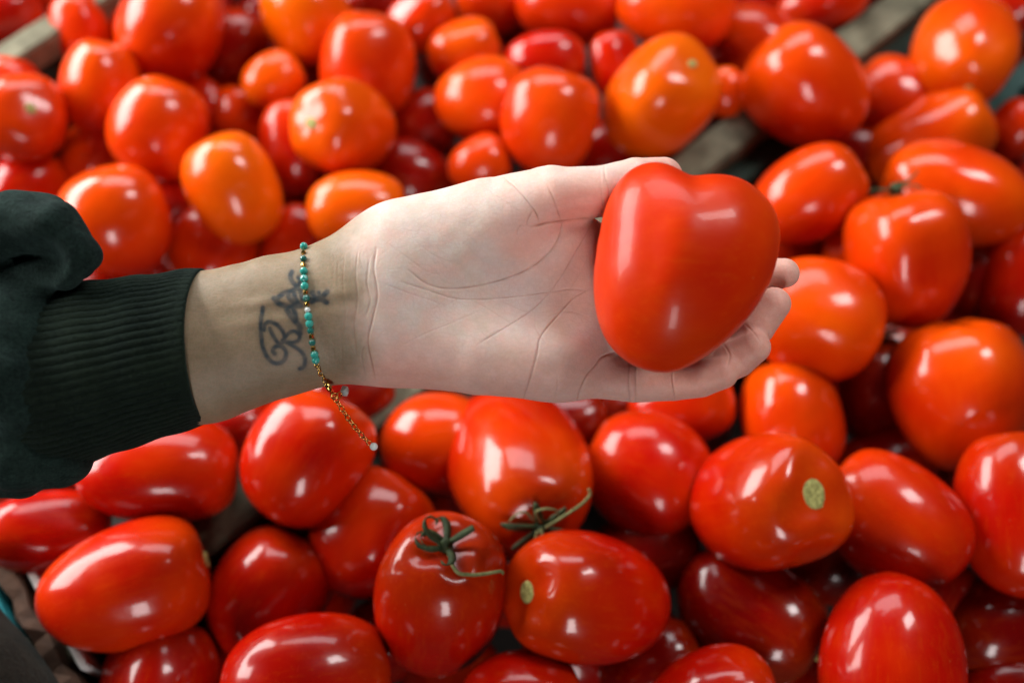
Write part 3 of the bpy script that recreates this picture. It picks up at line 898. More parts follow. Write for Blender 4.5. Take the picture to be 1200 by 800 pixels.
def grad(fn, V, e=0.02):
    g = np.empty_like(V)
    f0 = fn(V)
    for a in range(3):
        d = np.zeros(3); d[a] = e
        g[:, a] = (fn(V + d) - f0) / e
    return g

def fgrad(fn, V, e=0.02):
    g = np.empty_like(V)
    f0 = fn(V)
    for a in range(3):
        d = np.zeros(3); d[a] = e
        g[:, a] = (fn(V + d) - f0) / e
    return f0, g

def project_n(fn, V):
    """one Newton step; also returns unit normals"""
    f, g = fgrad(fn, V)
    V = V - np.clip(f / ((g * g).sum(1) + 1e-6), -.2, .2)[:, None] * g
    return V, g / (np.linalg.norm(g, axis=1)[:, None] + 1e-9)

def project(fn, V, n=3):
    for _ in range(n):
        f, g = fgrad(fn, V)
        V = V - np.clip(f / ((g * g).sum(1) + 1e-6), -.2, .2)[:, None] * g
    return V

def subdivide(V, F):
    e = np.concatenate([F[:, [0, 1]], F[:, [1, 2]], F[:, [2, 3]], F[:, [3, 0]]])
    es = np.sort(e, 1)
    u, inv = np.unique(es, axis=0, return_inverse=True)
    inv = inv.reshape(-1)
    m = len(F); nv = len(V)
    mid = (V[u[:, 0]] + V[u[:, 1]]) / 2
    fc = V[F].mean(1)
    VV = np.concatenate([V, mid, fc])
    E = [nv + inv[i * m:(i + 1) * m] for i in range(4)]
    C = nv + len(u) + np.arange(m)
    FF = np.concatenate([np.stack([F[:, 0], E[0], C, E[3]], 1), np.stack([E[0], F[:, 1], E[1], C], 1),
                         np.stack([C, E[1], F[:, 2], E[2]], 1), np.stack([E[3], C, E[2], F[:, 3]], 1)])
    return VV, FF

def relax(V, F, n=2, w=0.5):
    e = np.concatenate([F[:, [0, 1]], F[:, [1, 2]], F[:, [2, 3]], F[:, [3, 0]]])
    for _ in range(n):
        S = np.zeros_like(V); c = np.zeros(len(V))
        for a in range(3):
            S[:, a] = np.bincount(e[:, 0], V[e[:, 1], a], len(V)) + np.bincount(e[:, 1], V[e[:, 0], a], len(V))
        c = np.bincount(e[:, 0], minlength=len(V)) + np.bincount(e[:, 1], minlength=len(V))
        V = V + w * (S / np.maximum(c, 1)[:, None] - V)
    return V

def seg_dist(px, py, poly):
    d = np.full(len(px), 1e9)
    for (x0, y0), (x1, y1) in zip(poly[:-1], poly[1:]):
        vx, vy = x1 - x0, y1 - y0
        h = np.clip(((px - x0) * vx + (py - y0) * vy) / (vx * vx + vy * vy + 1e-9), 0, 1)
        d = np.minimum(d, np.hypot(px - x0 - h * vx, py - y0 - h * vy))
    return d

def smooth_poly(pts, n=8):
    return [(p.x, p.y) for p in spline([(a, b, 0) for a, b in pts], n)]

# ---- hand and forearm
def hand_sdf(X):
    arm = chain(X, [(P(60, 432, -.4), 3.25), (P(235, 408, -.2), 3.02), (P(330, 381, -.1), 2.80), (P(405, 364, 0), 2.70), (P(450, 352, 0), 2.75)], .8, .72)
    # palm body: flat slab from wrist to knuckles
    palm = capsule(X, P(470, 348, -.15), P(650, 345, -.35), 2.75, 2.9, .42)
    palm = smin(palm, capsule(X, P(640, 300, -.4), P(660, 400, -.3), 1.6, 1.7, .62), .8)
    d = smin(arm, palm, 1.2)
    thenar = np.minimum(capsule(X, P(482, 294, -.05), P(575, 266, .36), 1.68, 1.84, .78), capsule(X, P(575, 266, .36), P(640, 232, .85), 1.84, 1.15, .78))
    d = smin(d, thenar, 1.6)
    hypo = chain(X, [(P(465, 396, .15), 1.42), (P(560, 414, .48), 1.52), (P(650, 421, .45), 1.52)], .5, .85)
    d = smin(d, hypo, 1.2)
    # pads under the finger roots
    for (x, y, z, r) in ((672, 292, .05, 1.15), (682, 335, .0, 1.1), (680, 380, .0, 1.1), (668, 425, .2, 1.2)):
        d = smin(d, ellipsoid(X, P(x, y, z), (r * 1.15, r, r * .85)), .6)
    idx_ = chain(X, [(P(690, 292, -.3), .98), (P(795, 318, -1.45), .90), (P(868, 328, -1.35), .80), (P(896, 323, -.85), .74), (P(919, 320, -.55), .61)], .1)
    mid_ = chain(X, [(P(695, 335, -.4), 1.0), (P(800, 382, -1.45), .92), (P(866, 402, -.55), .80), (P(886, 382, .10), .77), (P(907, 356, .45), .66)], .1)
    rin_ = chain(X, [(P(690, 385, -.3), .96), (P(785, 418, -1.0), .88), (P(845, 428, -.05), .78), (P(864, 420, .45), .76), (P(884, 407, .85), .64)], .1)
    pin_ = chain(X, [(P(675, 436, .05), .95), (P(742, 448, .10), .80), (P(790, 446.5, .40), .775), (P(822, 443, .75), .74), (P(846, 437, 1.0), .63)], .1)
    d = smin(d, idx_, .45); d = smin(d, mid_, .4); d = smin(d, rin_, .35)
    d = smin(d, pin_, .35)
    thumb = chain(X, [(P(596, 256, .30), 1.53), (P(652, 229, 1.15), 1.07), (P(708, 224, 1.25), .98), (P(745, 212, .95), .90), (P(778, 206, .6), .72)], .3)
    d = smin(d, thumb, .38)
    # hollow of the palm
    hol = ellipsoid(X, P(650, 348, 2.75), (2.4, 1.3, 1.50), -8)
    d = -smin(-d, hol, 1.2)
    return d

V, F = surface_nets(hand_sdf, (-19.5, -5.6, -4.2), (12.5, 9.0, 4.6), 0.28)
V, F = subdivide(V, F)
V = relax(V, F, 2)
V = project(hand_sdf, V, 2)
# only the part outside the sleeve and the hand get the finest mesh
px, py = to_px(V)
fx = px[F].mean(1)
keep = fx > 120
fine = keep
used = np.unique(F[fine])
remap = -np.ones(len(V), int); remap[used] = np.arange(len(used))
V, F = V[used], remap[F[fine]]
V, F = subdivide(V, F)
V, N = project_n(hand_sdf, V)
px, py = to_px(V)
# one finer level where the camera side shows skin detail
fz = N[F].mean(1)[:, 2]; fx = px[F].mean(1)
det = (fz > -0.25) & (fx > 285)
used = np.unique(F[det]); remap = -np.ones(len(V), int); remap[used] = np.arange(len(used))
V2, F2 = subdivide(V[used], remap[F[det]])
F2 = F2 + 0
V2, N2 = project_n(hand_sdf, V2)
F = np.concatenate([F[~det], F2 + len(V)])
V = np.concatenate([V, V2])
N = np.concatenate([N, N2])
px, py = to_px(V)
front = np.clip((N[:, 2] + 0.15) / 0.4, 0, 1)

# (polyline in photo pixels, half width cm, depth cm, redness)
CR = [
 ([(659, 258), (656, 274), (645, 294), (625, 312), (598, 325), (560, 335), (525, 338), (500, 332), (478, 316)], .055, .075, .75),
 ([(692, 341), (668, 339), (640, 343), (600, 348), (560, 351), (530, 349), (505, 341), (470, 330)], .045, .055, .6),
 ([(694, 262), (672, 300), (650, 335), (625, 362), (595, 382), (562, 402)], .045, .050, .55),
 ([(692, 338), (672, 350), (655, 368), (640, 385), (632, 398), (629, 415), (622, 440), (613, 468)], .050, .065, .75),
 ([(640, 402), (632, 392), (627, 380), (628, 362)], .035, .025, .3),
 ([(722, 412), (706, 418), (698, 428), (688, 440), (681, 455), (676, 470)], .06, .09, .9),
 ([(653, 440), (653, 455), (648, 470)], .035, .03, .4),
 ([(738, 420), (737, 445), (738, 474)], .045, .06, .7), ([(746, 420), (745, 445), (745, 474)], .045, .045, .6),
 ([(790, 420), (788, 440), (791, 470)], .04, .05, .65),
 ([(441, 290), (438, 315), (442, 345), (436, 375), (431, 400), (436, 425), (440, 444)], .06, .075, .7),
 ([(433, 300), (430, 330), (434, 352), (428, 372)], .045, .04, .4),
 ([(420, 290), (417, 320), (419, 350), (415, 385), (418, 420)], .045, .035, .35),
 ([(404, 295), (402, 330), (405, 365), (401, 400)], .035, .022, .25),
 ([(431, 400), (424, 415), (428, 440)], .04, .04, .4),
 ([(708, 193), (709, 208), (713, 222), (712, 250)], .045, .05, .6), ([(703, 195), (704, 215), (706, 250)], .035, .025, .35),
 ([(590, 208), (604, 220), (618, 236), (628, 250), (632, 262)], .05, .07, .7),
 ([(640, 215), (648, 232), (655, 252), (658, 262)], .045, .05, .6),
 ([(620, 268), (611, 264), (606, 271), (608, 280)], .05, .035, .3),
 ([(622, 267), (640, 262), (660, 259), (694, 256)], .07, .10, .9),
 ([(625, 245), (617, 262), (624, 268)], .05, .06, .6),
 ([(470, 260), (485, 280), (510, 300), (540, 310)], .03, .02, .2),
 ([(450, 282), (475, 300), (500, 318), (520, 322)], .03, .022, .25),
 ([(445, 330), (475, 342), (505, 352), (520, 358)], .03, .025, .3),
 ([(520, 360), (540, 350), (565, 358), (600, 380)], .03, .03, .3),
 ([(470, 405), (500, 390), (530, 378), (560, 365)], .03, .022, .25),
 ([(560, 215), (590, 235), (610, 250)], .03, .022, .2),
 ([(690, 372), (672, 366), (655, 366), (640, 372)], .04, .03, .35),
 ([(676, 340), (660, 360), (620, 366), (585, 352)], .03, .02, .25),
 ([(690, 300), (680, 320), (664, 345)], .03, .02, .2),
 ([(845, 400), (855, 415), (853, 430)], .04, .04, .5), ([(872, 378), (885, 392), (892, 402)], .04, .04, .5),
]
rgc = np.random.default_rng(3)
for _ in range(70):     # fine short palm lines
    x = rgc.uniform(455, 690); y = rgc.uniform(225, 460)
    a = rgc.choice([-0.9, 1.5, 0.6, -0.4]) + rgc.normal(0, .15); ln = rgc.uniform(10, 34)
    CR.append(([(x, y), (x + ln * .5 * math.cos(a) + rgc.normal(0, 1.5), y + ln * .5 * math.sin(a)), (x + ln * math.cos(a), y + ln * math.sin(a))], .025, rgc.uniform(.006, .014), rgc.uniform(.04, .14)))
for _ in range(26):     # lines across the inner wrist
    x = rgc.uniform(385, 436); y = rgc.uniform(285, 420)
    CR.append(([(x, y), (x + rgc.normal(0, 2), y + 14), (x + rgc.normal(0, 3), y + rgc.uniform(20, 42))], .03, rgc.uniform(.008, .018), .12))
crease = np.zeros(len(V)); disp = np.zeros(len(V))
for poly, w, dep, red in CR:
    sp = smooth_poly(poly, 6) if len(poly) > 2 else poly
    xs = [p[0] for p in sp]; ys = [p[1] for p in sp]
    m = (px > min(xs) - 14) & (px < max(xs) + 14) & (py > min(ys) - 14) & (py < max(ys) + 14)
    if not m.any(): continue
    dd = seg_dist(px[m], py[m], sp) / 29.2
    w = w * .8
    # fade at both ends
    e0 = np.hypot(px[m] - sp[0][0], py[m] - sp[0][1]); e1 = np.hypot(px[m] - sp[-1][0], py[m] - sp[-1][1])
    fade = np.clip(np.minimum(e0, e1) / 14 + .25, 0, 1)
    gss = np.exp(-(dd / w) ** 2) * fade * front[m]
    dep = dep * .5
    disp[m] = np.maximum(disp[m], dep * gss)
    disp[m] -= 0.12 * dep * np.exp(-((dd - 2.6 * w) / (1.5 * w)) ** 2) * fade * front[m]
    crease[m] = np.maximum(crease[m], red * np.exp(-(dd / (w * 0.62)) ** 2) * fade * front[m])
tendon = .05 * np.exp(-(((py - 352 - (px - 330) * -.12)) / 7) ** 2) * np.clip((px - 240) / 60, 0, 1) * np.clip((430 - px) / 40, 0, 1) + .035 * np.exp(-(((py - 375 - (px - 330) * -.12)) / 8) ** 2) * np.clip((px - 240) / 60, 0, 1) * np.clip((425 - px) / 40, 0, 1)
crease *= .72 + .28 * np.sin(px * .21 + 2 * np.sin(py * .13))
lum = -tendon * front / .6 + (np.sin(V[:, 0] * 3.1 + np.sin(V[:, 1] * 2.3)) * np.sin(V[:, 1] * 2.7 + 1.0 + np.sin(V[:, 0] * 1.7))) * .018
V = V - N * (disp + lum * .6)[:, None]

def bump_at(cx, cy, rx, ry):
    return np.exp(-(((px - cx) / rx) ** 2 + ((py - cy) / ry) ** 2))
tan = np.clip((450 - px + (py - 360) * .05 + 6 * np.sin(py * .08)) / 64, 0, 1)
tan = tan * tan * (3 - 2 * tan)
flush = (1.0 * bump_at(685, 240, 60, 30) + 1.3 * bump_at(885, 380, 60, 70) + 1.0 * bump_at(800, 448, 90, 30) + .7 * bump_at(470, 430, 60, 30)
         + .55 * bump_at(620, 450, 130, 30) + .35 * bump_at(610, 280, 40, 26) + .35 * bump_at(672, 330, 36, 60) + .9 * bump_at(785, 195, 40, 20) + .5 * bump_at(920, 320, 30, 30))
flush = np.clip(flush, 0, 1) * (1 - tan)
# tattoo strokes
def z2(pts): return [(280 + x / 3.811, 330 + y / 3.811) for x, y in pts]
def z1(pts): return [(290 + x / 6.156, 270 + y / 6.156) for x, y in pts]
INK = [(z2([(108, 118), (100, 170), (99, 235), (106, 290), (124, 332), (152, 360), (185, 362), (207, 340), (210, 312), (192, 290), (168, 288), (152, 305), (160, 322)]), 2.0),
       (z2([(112, 215), (118, 190), (140, 180), (170, 192), (196, 222), (204, 255), (190, 275), (172, 270), (150, 235), (138, 210)]), 1.9),
       (z2([(205, 250), (225, 228), (250, 222), (270, 240), (266, 262), (240, 272), (214, 268)]), 1.8),
       (z2([(195, 262), (240, 285), (278, 312), (295, 345), (290, 378), (272, 388)]), 1.9),
       (z1([(285, 575), (310, 610), (340, 650), (375, 690), (378, 745)]), 2.6),
       (z1([(330, 560), (345, 610), (350, 660)]), 2.6),
       (z1([(195, 492), (225, 525), (270, 545), (330, 548), (385, 540)]), 2.6),
       (z1([(205, 505), (240, 470), (285, 445), (300, 480), (330, 520), (370, 545)]), 2.4),
       (z1([(285, 445), (330, 430), (365, 400), (385, 360), (370, 340)]), 2.3),
       (z1([(335, 440), (345, 490), (370, 530)]), 2.6),
       (z1([(322, 300), (310, 330), (325, 370), (352, 400), (380, 440), (400, 500)]), 2.2),
       (z1([(470, 450), (500, 490), (540, 480), (575, 445)]), 2.6),
       (z1([(465, 515), (500, 500), (535, 500), (572, 520)]), 2.4),
       (z1([(515, 450), (530, 485), (560, 505)]), 2.0),
       (z1([(400, 480), (430, 490), (470, 500)]), 2.4)]
ink = np.zeros(len(V))
rn_ = 0.9 + 0.1 * np.sin(px * .35 + np.sin(py * .3) * 2)
for poly, w in INK:
    sp = smooth_poly(poly, 6)
    dd = seg_dist(px, py, sp)
    ink = np.maximum(ink, np.clip(1.25 - (dd / (w * 1.45)) ** 1.6 * .75, 0, 1) * rn_)
    ink = np.maximum(ink, .32 * np.exp(-(dd / (w * 2.4)) ** 2))
ink *= front * (px > 290) * (px < 400)

person = empty('person', ML)
tag(person, 'forearm and open palm in a dark green sweatshirt sleeve, holding a heart-shaped tomato', 'person')
used = np.unique(F); remap = -np.ones(len(V), int); remap[used] = np.arange(len(used))
V, F = V[used], remap[F]; tan, flush, crease, ink = tan[used], flush[used], crease[used], ink[used]
# weld the border between the two mesh levels where corners coincide
key = np.round(V * 2000).astype(np.int64); _, first, inv = np.unique(key, axis=0, return_index=True, return_inverse=True)
F = first[inv.reshape(-1)][F]
me = mesh_np('arm', V * .01, F)
for nm, arr in (('tan', tan), ('flush', flush), ('crease', crease), ('ink', ink)):
    at_ = me.attributes.new(nm, 'FLOAT', 'POINT')
    at_.data.foreach_set('value', np.asarray(arr, np.float32))
arm_o = obj('arm', me, M_SKIN, person)

def front_z(px, py, fn=hand_sdf, zlo=-5, zhi=5):
    zs = np.linspace(zhi, zlo, 200)
    pts = np.array([P(px, py, z) for z in zs])
    f = fn(pts)
    k = np.argmax(f < 0)
    if f[k] >= 0: return None
    return zs[k]

# ---- sleeve
def sleeve_sdf(X):
    d = chain(X, [(P(-160, 400, -.8), 5.4), (P(-40, 410, -.8), 5.0), (P(52, 440, -.6), 3.7)], .8, .74)
    fold = chain(X, [(P(-70, 285, .6), 1.6), (P(10, 262, 1.8), 1.25), (P(62, 268, 2.2), 1.1), (P(90, 296, 2.1), .85), (P(76, 318, 1.8), .75), (P(30, 322, 1.2), .6)], .3)
    d = smin(d, fold, .35)
    d = smin(d, capsule(X, P(45, 265, .9), P(85, 300, .6), 1.3, 1.0, .8), .4)
    low = chain(X, [(P(-60, 392, .9), 2.3), (P(15, 396, 1.1), 2.2), (P(38, 412, .8), 1.9)], .3)
    d = smin(d, low, .7)
    d = smin(d, chain(X, [(P(-60, 420, 2.4), 1.5), (P(5, 430, 2.3), 1.4), (P(28, 475, 1.6), 1.4)], .3), .5)
    d = smin(d, chain(X, [(P(-60, 525, .9), 1.5), (P(20, 530, .8), 1.5), (P(70, 535, .2), 1.2)], .3), .5)
    d = smin(d, chain(X, [(P(-60, 545, -.5), 1.4), (P(20, 546, -.6), 1.25), (P(82, 538, -.8), .9)], .3), .4)
    hol = chain(X, [(P(-60, 315, 3.2), .85), (P(10, 310, 3.1), .95), (P(46, 306, 2.9), .8)], .3)
    d = -smin(-d, hol, .5)
    cr = capsule(X, P(-40, 472, 4.2), P(30, 500, 3.4), .5, .3)
    d = -smin(-d, cr, .5)
    # soft wrinkles
    w = np.sin(X[:, 0] * 1.3 + X[:, 1] * 2.1) * np.sin(X[:, 1] * 1.1 - X[:, 2] * 1.7 + 1) * .07
    xs_ = P(50, 430, 0)[0]
    w = w + .055 * np.sin(X[:, 1] * 4.4 + X[:, 0] * .8 + np.sin(X[:, 2] * 1.5)) * np.exp(-((X[:, 0] - xs_) / 1.4) ** 2)
    w = w + .035 * np.sin(X[:, 0] * 2.6 - X[:, 1] * 1.9 + 2 * np.sin(X[:, 1] * .8)) * np.sin(X[:, 2] * 2.2 + X[:, 1])
    return d + w
Vs, Fs = surface_nets(sleeve_sdf, (-26.5, -8.0, -7), (-15.5, 8.0, 5), 0.22)
Vs, Fs = subdivide(Vs, Fs)
Vs = relax(Vs, Fs, 2)
Vs = project(sleeve_sdf, Vs, 2)
sleeve = obj('sleeve', mesh_np('sleeve', Vs * .01, Fs), M_FLEECE, person)
sleeve['label'] = 'soft dark green fleece sleeve bunched into a fold'

# ---- ribbed cuff
def cuff_mesh():
    NR, SP = 66, 8
    nth = NR * SP
    stations = [  # px x, centre y, radius up-down cm, depth radius cm
        (30, 447, 3.2, 2.7), (48, 444, 3.62, 3.05), (75, 440, 3.70, 3.1), (110, 434, 3.62, 3.02), (150, 425, 3.45, 2.9), (190, 415, 3.30, 2.78), (222, 408, 3.20, 2.70), (238, 405, 3.15, 2.66)]
    xs = np.array([s[0] for s in stations], float)
    S = np.linspace(30, 238, 46)
    rows = []
    for s in S:
        cy, ra_, rz_ = (np.interp(s, xs, [q[i] for q in stations]) for i in (1, 2, 3))
        rows.append((s, cy, ra_, rz_, float(np.clip((240 - s) / 22, .3, 1))))
    rows += [(240.0, 404.5, 3.13, 2.64, .25), (240.9, 404.4, 3.10, 2.61, .2), (241.2, 404.3, 3.02, 2.53, .1), (239, 404.6, 2.93, 2.44, 0), (225, 407, 2.92, 2.42, 0), (200, 412, 2.95, 2.44, 0)]
    V, F = [], []
    th = np.linspace(0, 2 * np.pi, nth, endpoint=False)
    prof = (np.abs(np.sin(th * NR / 2)) ** 0.7 - .6)
    wav = np.sin(th * 3 + 1) * .03
    for (s, cy, ra_, rz_, amp) in rows:
        c = P(s, cy, -.15)
        wob = .035 * np.sin(s * .11 + th * 2) + .02 * np.sin(s * .05 + th * 5)
        rr = prof * .075 * amp + wob + wav
        lean = np.sin(th) * -0.12 * min(max((s - 150) / 90, 0), 1)
        V.append(np.stack([c[0] + lean + 0 * th, c[1] + (ra_ + rr) * np.sin(th), c[2] + (rz_ + rr) * np.cos(th)], 1))
    V = np.concatenate(V)
    n = len(rows)
    k = np.arange(nth); k2 = (k + 1) % nth
    F = np.concatenate([np.stack([i * nth + k, (i + 1) * nth + k, (i + 1) * nth + k2, i * nth + k2], 1) for i in range(n - 1)])
    return V, F
Vc, Fc = cuff_mesh()
cuff = obj('cuff', mesh_np('cuff', Vc * .01, Fc), M_RIB, person)
cuff['label'] = 'ribbed knit cuff in dark green'

# ------------------------------------------------------------------ held heart-shaped tomato
OUT = [(803, 207), (790, 197), (770, 190), (750, 193), (733, 203), (719, 222), (709, 245), (704, 270), (699, 300), (696, 330), (697, 352), (701, 375), (708, 394),
       (718, 409), (732, 422), (748, 431), (766, 436), (783, 437), (800, 432), (820, 421), (840, 407), (860, 389), (878, 368), (893, 345), (904, 320), (910, 295),
       (912, 272), (909, 255), (900, 238), (888, 225), (872, 213), (855, 207), (838, 205), (822, 206), (811, 208)]
HC = P(795, 315, 2.35)
op = np.array([P(x, y, 2.35) for x, y in OUT]) - HC
an = np.unwrap(np.arctan2(op[:, 1], op[:, 0])); rad = np.hypot(op[:, 0], op[:, 1])
order = np.argsort(np.mod(an, 2 * np.pi)); aa = np.mod(an, 2 * np.pi)[order]; rr = rad[order]
nth = 144
ths = np.linspace(0, 2 * np.pi, nth, endpoint=False)
R = np.interp(ths, np.concatenate([aa - 2 * np.pi, aa, aa + 2 * np.pi]), np.tile(rr, 3))
for _ in range(3): R = .25 * np.roll(R, 1) + .5 * R + .25 * np.roll(R, -1)
phs = np.linspace(-np.pi / 2, np.pi / 2, 61)
Vh = []
ft = np.fft.rfft(R); ft[3:] = 0
Rlow = np.fft.irfft(ft, nth)
for ph in phs[1:-1]:
    s = math.cos(ph) ** 0.95
    k = s ** 2.6                       # the cleft lives at the rim and fades over the face
    Rk = R * k + Rlow * (1 - k)
    x, y = s * Rk * np.cos(ths), s * Rk * np.sin(ths)
    H = 3.0 if ph > 0 else 2.55
    z = np.full(nth, H * math.sin(ph))
    if ph > 0:
        fr = math.sin(ph)
        xr = -0.50 + (y - 0.5) * 0.10
        z = z + fr * (.13 * np.exp(-((x - xr) / .95) ** 2) - .07 * np.exp(-((x + 1.45 - y * .12) / .5) ** 2 - ((y - .3) / 2.0) ** 2))
        z = z - .32 * fr ** .5 * np.exp(-((x - .30) / 1.15) ** 2) * np.clip((y - 1.5) / 2.0, 0, 1) ** 1.5
        z = z + fr * .08 * np.exp(-((x - 1.9) / .8) ** 2 - ((y - 1.6) / 1.2) ** 2)
    Vh.append(np.stack([x, y, z], 1))
rows = len(Vh)
Vh = np.concatenate([[[0, 0, -2.55]], np.concatenate(Vh), [[-.02, 0, 0]]])
Vh[-1, 2] = Vh[-1 - nth:-1, 2].mean() + .004
Fh = []
for j in range(nth):
    j2 = (j + 1) % nth
    Fh.append((0, 1 + j2, 1 + j))
    for i in range(rows - 1):
        a = 1 + i * nth
        Fh.append((a + j, a + j2, a + nth + j2, a + nth + j))
    a = 1 + (rows - 1) * nth
    Fh.append((a + j, a + j2, len(Vh) - 1))
Fh = np.array([list(f) + [f[-1]] if len(f) == 3 else list(f) for f in Fh])
tri = Fh[:, 2] == Fh[:, 3]
faces = [tuple(f[:3]) if t_ else tuple(f) for f, t_ in zip(Fh, tri)]
heart = obj('tomato', mesh_np('heart_tomato', Vh * .01, faces), M_TOM)
mh = ML.copy(); mh.translation = ML @ Vector(HC * .01)
heart.matrix_world = mh
heart['ripeness_shade'] = .50
heart['satin'] = .8
tag(heart, 'large heart-shaped red tomato lying in the open palm', 'tomato')

# ------------------------------------------------------------------ bracelet
brace = empty('bracelet', ML)
tag(brace, 'thin bracelet of turquoise and gold beads with a dangling gold chain on the wrist', 'bracelet')
def facet(name, r, mat, pos, parent, sub=1, squash=1.0):
    bm = bmesh.new()
    bmesh.ops.create_icosphere(bm, subdivisions=sub, radius=r * .01)
    rot = Matrix.Rotation(random.uniform(0, 6), 3, 'X') @ Matrix.Rotation(random.uniform(0, 6), 3, 'Y')
    for v in bm.verts:
        v.co = rot @ v.co; v.co.y *= squash
    me = bpy.data.meshes.new(name); bm.to_mesh(me); bm.free()
    if sub > 2: me.polygons.foreach_set('use_smooth', np.ones(len(me.polygons), bool))
    o = obj(name, me, mat, parent)
    o.location = Vector(pos) * .01
    return o
path = smooth_poly([(356, 288), (355.5, 300), (356, 318), (357, 335), (359, 350), (361, 368), (364, 388), (367, 408), (370, 422)], 10)
L = np.cumsum([0] + [math.dist(a, b) for a, b in zip(path[:-1], path[1:])])
kinds = 'Tgs' 'gTTTgTgs' 'TTggdg' 'TTg'
s = -4.0
seq = ['T', 'g', 'D', 'g', 'T', 'T', 'T', 'g', 'D', 'g', 'S', 'T', 'T', 'D', 'g', 'D', 'g', 'T', 'T', 'g']
size = {'T': .158, 'g': .115, 'D': .138, 'S': .12}
matk = {'T': M_TURQ, 'g': M_GOLD, 'D': M_TURQ2, 'S': M_PEARL}
for kd in seq:
    r = size[kd]
    s += r * 29.2 * .95
    x = float(np.interp(s, L, [p[0] for p in path])); y = float(np.interp(s, L, [p[1] for p in path]))
    if s < 0: y += s
    s += r * 29.2 * .95
    z = front_z(x, y)
    if z is None:
        z = (front_z(x, y + 6) or 0) - .25
    facet('bead', r, matk[kd], P(x, y, z + r * .75), brace, 2 if kd in 'TD' else 1)
# beads round the back of the wrist
def back_z(px_, py_):
    zs = np.linspace(-5, 5, 200); pts = np.array([P(px_, py_, z) for z in zs]); f = hand_sdf(pts); k = np.argmax(f < 0)
    return zs[k] if f[k] < 0 else None
for q in range(40):
    u = q / 39
    y = 292 + u * 158; x = 357 + u * 24
    z = back_z(x, y)
    if z is None: continue
    facet('bead', .12, M_TURQ if q % 3 else M_GOLD, P(x, y, z - .09), brace, 1)

def torus(name, R_, r_, n=14, m=6, stretch=1.0):
    V, F = [], []
    for i in range(n):
        a = 2 * math.pi * i / n
        for j in range(m):
            b = 2 * math.pi * j / m
            V.append(((R_ + r_ * math.cos(b)) * math.cos(a) * stretch * .01, (R_ + r_ * math.cos(b)) * math.sin(a) * .01, r_ * math.sin(b) * .01))
    for i in range(n):
        for j in range(m):
            i2, j2 = (i + 1) % n, (j + 1) % m
            F.append((i * m + j, i2 * m + j, i2 * m + j2, i * m + j2))
    return mesh_np(name, V, F)
link_me = torus('chain_link', .098, .025, 14, 6, 1.35)
link_me.materials.append(M_GOLD)
big_me = torus('jump_ring', .13, .03, 16, 6, 1.0)
big_me.materials.append(M_GOLD)
def links(pts, n, parent):
    sp = spline(pts, 20)
    Ls = np.cumsum([0] + [(b - a).length for a, b in zip(sp[:-1], sp[1:])])
    for i in range(n):
        s_ = Ls[-1] * (i + .5) / n
        p = Vector([float(np.interp(s_, Ls, [q[c] for q in sp])) for c in range(3)])
        p2 = Vector([float(np.interp(min(s_ + .1, Ls[-1]), Ls, [q[c] for q in sp])) for c in range(3)])
        p1 = Vector([float(np.interp(max(s_ - .1, 0), Ls, [q[c] for q in sp])) for c in range(3)])
        x = (p2 - p1).normalized()
        o = bpy.data.objects.new('chain_link', link_me); link(o, parent)
        y = Vector((0, 0, 1)).cross(x).normalized(); z = x.cross(y)
        m = Matrix((x, y, z)).transposed().to_4x4() @ Matrix.Rotation(math.radians(48 if i % 2 else -38), 4, 'X')
        m.translation = p * .01
        o.matrix_local = m
def wz(x, y, o=.1):
    z = front_z(x, y)
    return (z if z is not None else -.3) + o
links([P(370, 424, wz(370, 424)), P(374, 434, wz(374, 434)), P(379, 443, wz(379, 443)), P(383, 449, wz(383, 446))], 5, brace)
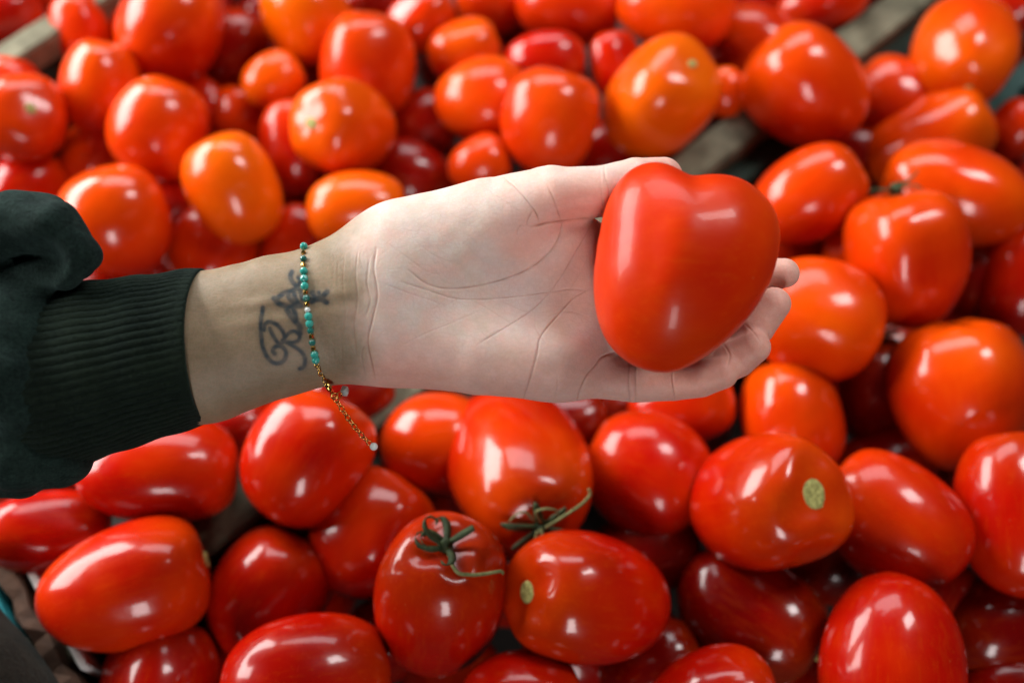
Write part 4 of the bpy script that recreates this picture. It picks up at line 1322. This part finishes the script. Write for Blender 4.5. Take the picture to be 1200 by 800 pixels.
# clasp: a small barrel with a lever
cl = obj('clasp', tube('clasp', [tuple(P(382, 449, .95) * .01), tuple(P(385, 454, .85) * .01), tuple(P(389, 460, .7) * .01)], [.0009, .0013, .0009], 8), M_GOLD, brace)
jr = bpy.data.objects.new('jump_ring', big_me); link(jr, brace); jr.location = Vector(P(392, 464, .45)) * .01; jr.rotation_euler = (.5, .4, 0)
jr2 = bpy.data.objects.new('jump_ring', big_me); link(jr2, brace); jr2.location = Vector(P(398, 463, .1)) * .01; jr2.rotation_euler = (.2, 1.0, .3)
facet('crystal', .20, M_PEARL, P(404, 458, -.5), brace, 1, 1.3)
links([P(392, 465, .4), P(402, 481, .2), P(414, 498, 0), P(426, 512, -.2), P(435, 521, -.3)], 11, brace)
facet('end_bead', .165, M_PEARL, P(438, 523, -.32), brace, 3)

# ------------------------------------------------------------------ lower left corner: crate edge with printed strip, dark cloth
corner = empty('cardboard_box', Matrix.Translation(at(20, 720, -0.06)))
tag(corner, 'brown box edge with a teal and white printed strip in the lower left corner', 'box')
bpy.context.view_layer.update()
c0 = at(-40, 590, -.012); c1 = at(95, 835, -.012)
cdir = (c1 - c0).normalized(); cn = Vector((-cdir.y, cdir.x, 0)).normalized()
if cn.x < 0: cn = -cn
board('side_board', c0, c1, .010, .10, M_BROWN, corner)
board('printed_strip', c0 - cn * .0095 + Vector((0, 0, .004)), c1 - cn * .0095 + Vector((0, 0, .004)), .0045, .08, M_TEAL, corner, .0008, .0003)
board('white_edge', c0 - cn * .0150 + Vector((0, 0, .0045)), c1 - cn * .0150 + Vector((0, 0, .0045)), .0035, .08, M_PAPER, corner, .0008, .0003)
board('inner_flap', c0 + cn * .011 + cdir * .045 + Vector((0, 0, .001)), c0 + cn * .011 + cdir * .115 + Vector((0, 0, .001)), .004, .05, M_PAPER, corner, .0006, .0002)

def cloth_sdf(X):
    d = ellipsoid(X, np.array([0., 0, 0]), (6.8, 5.8, 5.0), -35)
    d = smin(d, ellipsoid(X, np.array([-2., 3.5, -1.5]), (4.5, 4.5, 4.0)), 1.5)
    return d + .10 * np.sin(X[:, 0] * 1.6 + X[:, 1] * .8) * np.sin(X[:, 1] * 1.4)
Vd, Fd = surface_nets(cloth_sdf, (-9, -9, -7), (9, 10, 7), .35)
Vd, Fd = subdivide(Vd, Fd)
Vd = project(cloth_sdf, relax(Vd, Fd, 2), 2)
cloth = obj('cloth_bag', mesh_np('cloth_bag', Vd * .01, Fd), M_CLOTH)
mc = ML.copy(); mc.translation = CAM + ray(-95, 860) * .45
cloth.matrix_world = mc
tag(cloth, 'dark grey-brown cloth bulging in at the bottom left corner', 'cloth')
